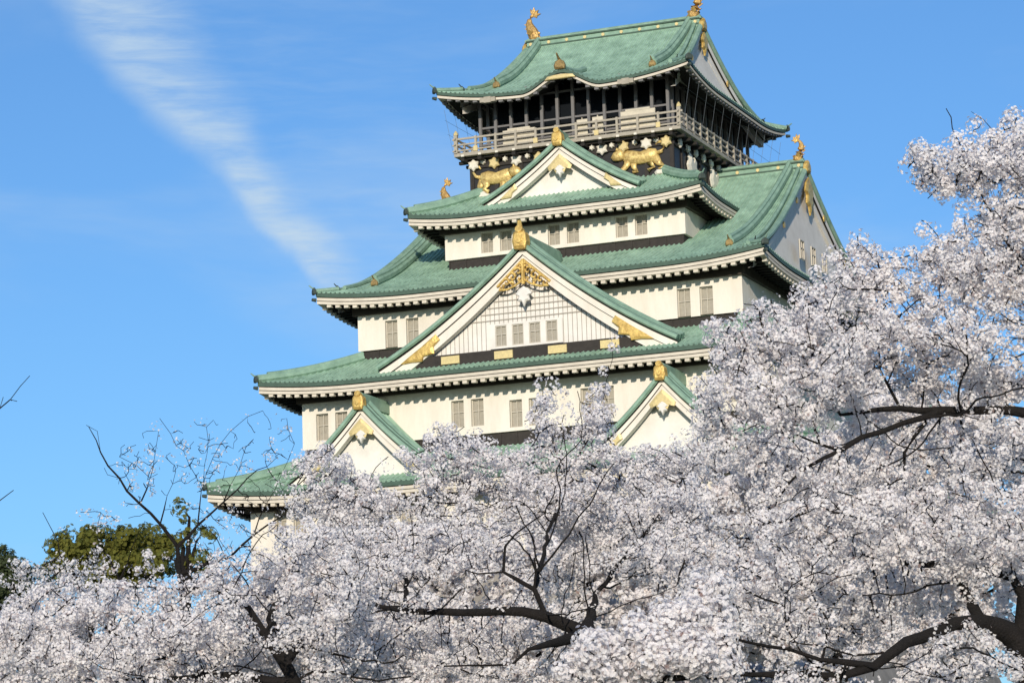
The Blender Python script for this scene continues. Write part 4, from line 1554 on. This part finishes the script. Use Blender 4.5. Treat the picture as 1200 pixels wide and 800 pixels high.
tree('cherry_tree', 'thin pale cherry in front of the green tree at the lower left', 'tree', H0,
     [[(105, 900, 46, .12), (105, 740, 46, .07), (95, 690, 46, .04), (70, 650, 46, .015), (50, 600, 46, .004)], [(105, 740, 46, .05), (140, 680, 46, .025), (155, 640, 46, .008), (170, 610, 46, .003)], [(140, 680, 46, .015), (115, 640, 46, .007), (118, 600, 46, .003)]],
     [(90, 672, 44, 18, 46, .6, 2), (50, 685, 40, 22, 46, .6, 2), (140, 692, 50, 20, 46, .6, 2), (30, 665, 30, 12, 46, .5), (170, 672, 22, 14, 46, .5, .6), (110, 650, 30, 10, 46, .4, .35), (120, 610, 50, 24, 46, .4, .05)],
     dens=60, per=4, perm=1.2, kill=.26, D=.14, fsize=.02, minr=.005, jitter=.03)

# --- bare twigs reaching in at the left edge, from a tree standing outside the frame
I0 = base_at(-160, 24)
tree('bare_tree', 'bare tree past the left edge, only two budding twigs reaching into view', 'tree', I0,
     [[(-160, 900, 24, .12), (-150, 700, 24, .08), (-120, 560, 24, .04), (-60, 500, 24, .016), (-20, 484, 24, .009), (0, 478, 24, .007), (12, 468, 24, .006), (24, 452, 24, .004), (35, 440, 24, .003)],
      [(-120, 560, 24, .03), (-60, 610, 24, .014), (-20, 596, 24, .007), (0, 586, 24, .005), (16, 574, 24, .003)],
      [(0, 478, 24, .004), (4, 465, 24, .003)], [(12, 468, 24, .004), (20, 470, 24, .003)]],
     [(10, 470, 9, 8, 24, .06, 12), (-30, 490, 20, 12, 24, .1, 5)], dens=60, per=2, perm=.5, kill=.08, D=.04, infl=.6, minr=.003)

# --- green trees farther off, before the foot of the castle
for (px, dep, crowns, lab, lm, qf) in (
        (130, 95, [(76, 642, 28, 14), (118, 640, 36, 20), (160, 638, 30, 20), (188, 648, 18, 16), (140, 660, 56, 22), (95, 668, 40, 20), (180, 664, 14, 14)], 'broad olive-green tree standing beyond the thin pale cherry', LEAF, 1.0),
        (218, 80, [(222, 600, 15, 16), (212, 618, 18, 18), (230, 628, 18, 20), (205, 650, 16, 18), (268, 662, 18, 16), (235, 655, 26, 20)], 'narrow green tree half hidden behind the bare twigs', LEAF, .28),
        (10, 120, [(5, 656, 20, 16), (-20, 664, 30, 22), (25, 672, 20, 16), (10, 694, 40, 22)], 'dull dark-green tree farthest away at the left edge', LEAF2, 1.0)):
    b = base_at(px, dep)
    cx, cy = crowns[0][0], crowns[0][1]
    tree('broadleaf_tree', lab, 'tree', b,
         [[(px, 900, dep, .35), (px, 760, dep, .25), (px, 690, dep, .12)]] + [[(px, 690, dep, .1), (c[0], c[1] + 6, dep, .04)] for c in crowns],
         [(*c, dep, c[2] * dep / FPX * 1.1) for c in crowns],
         dens=11 if dep < 100 else 6, per=9, perm=2.6 * qf, kill=.5, D=.26, infl=3.5, fsize=.062, clus=.24, pm=lm, r_tip=.006)
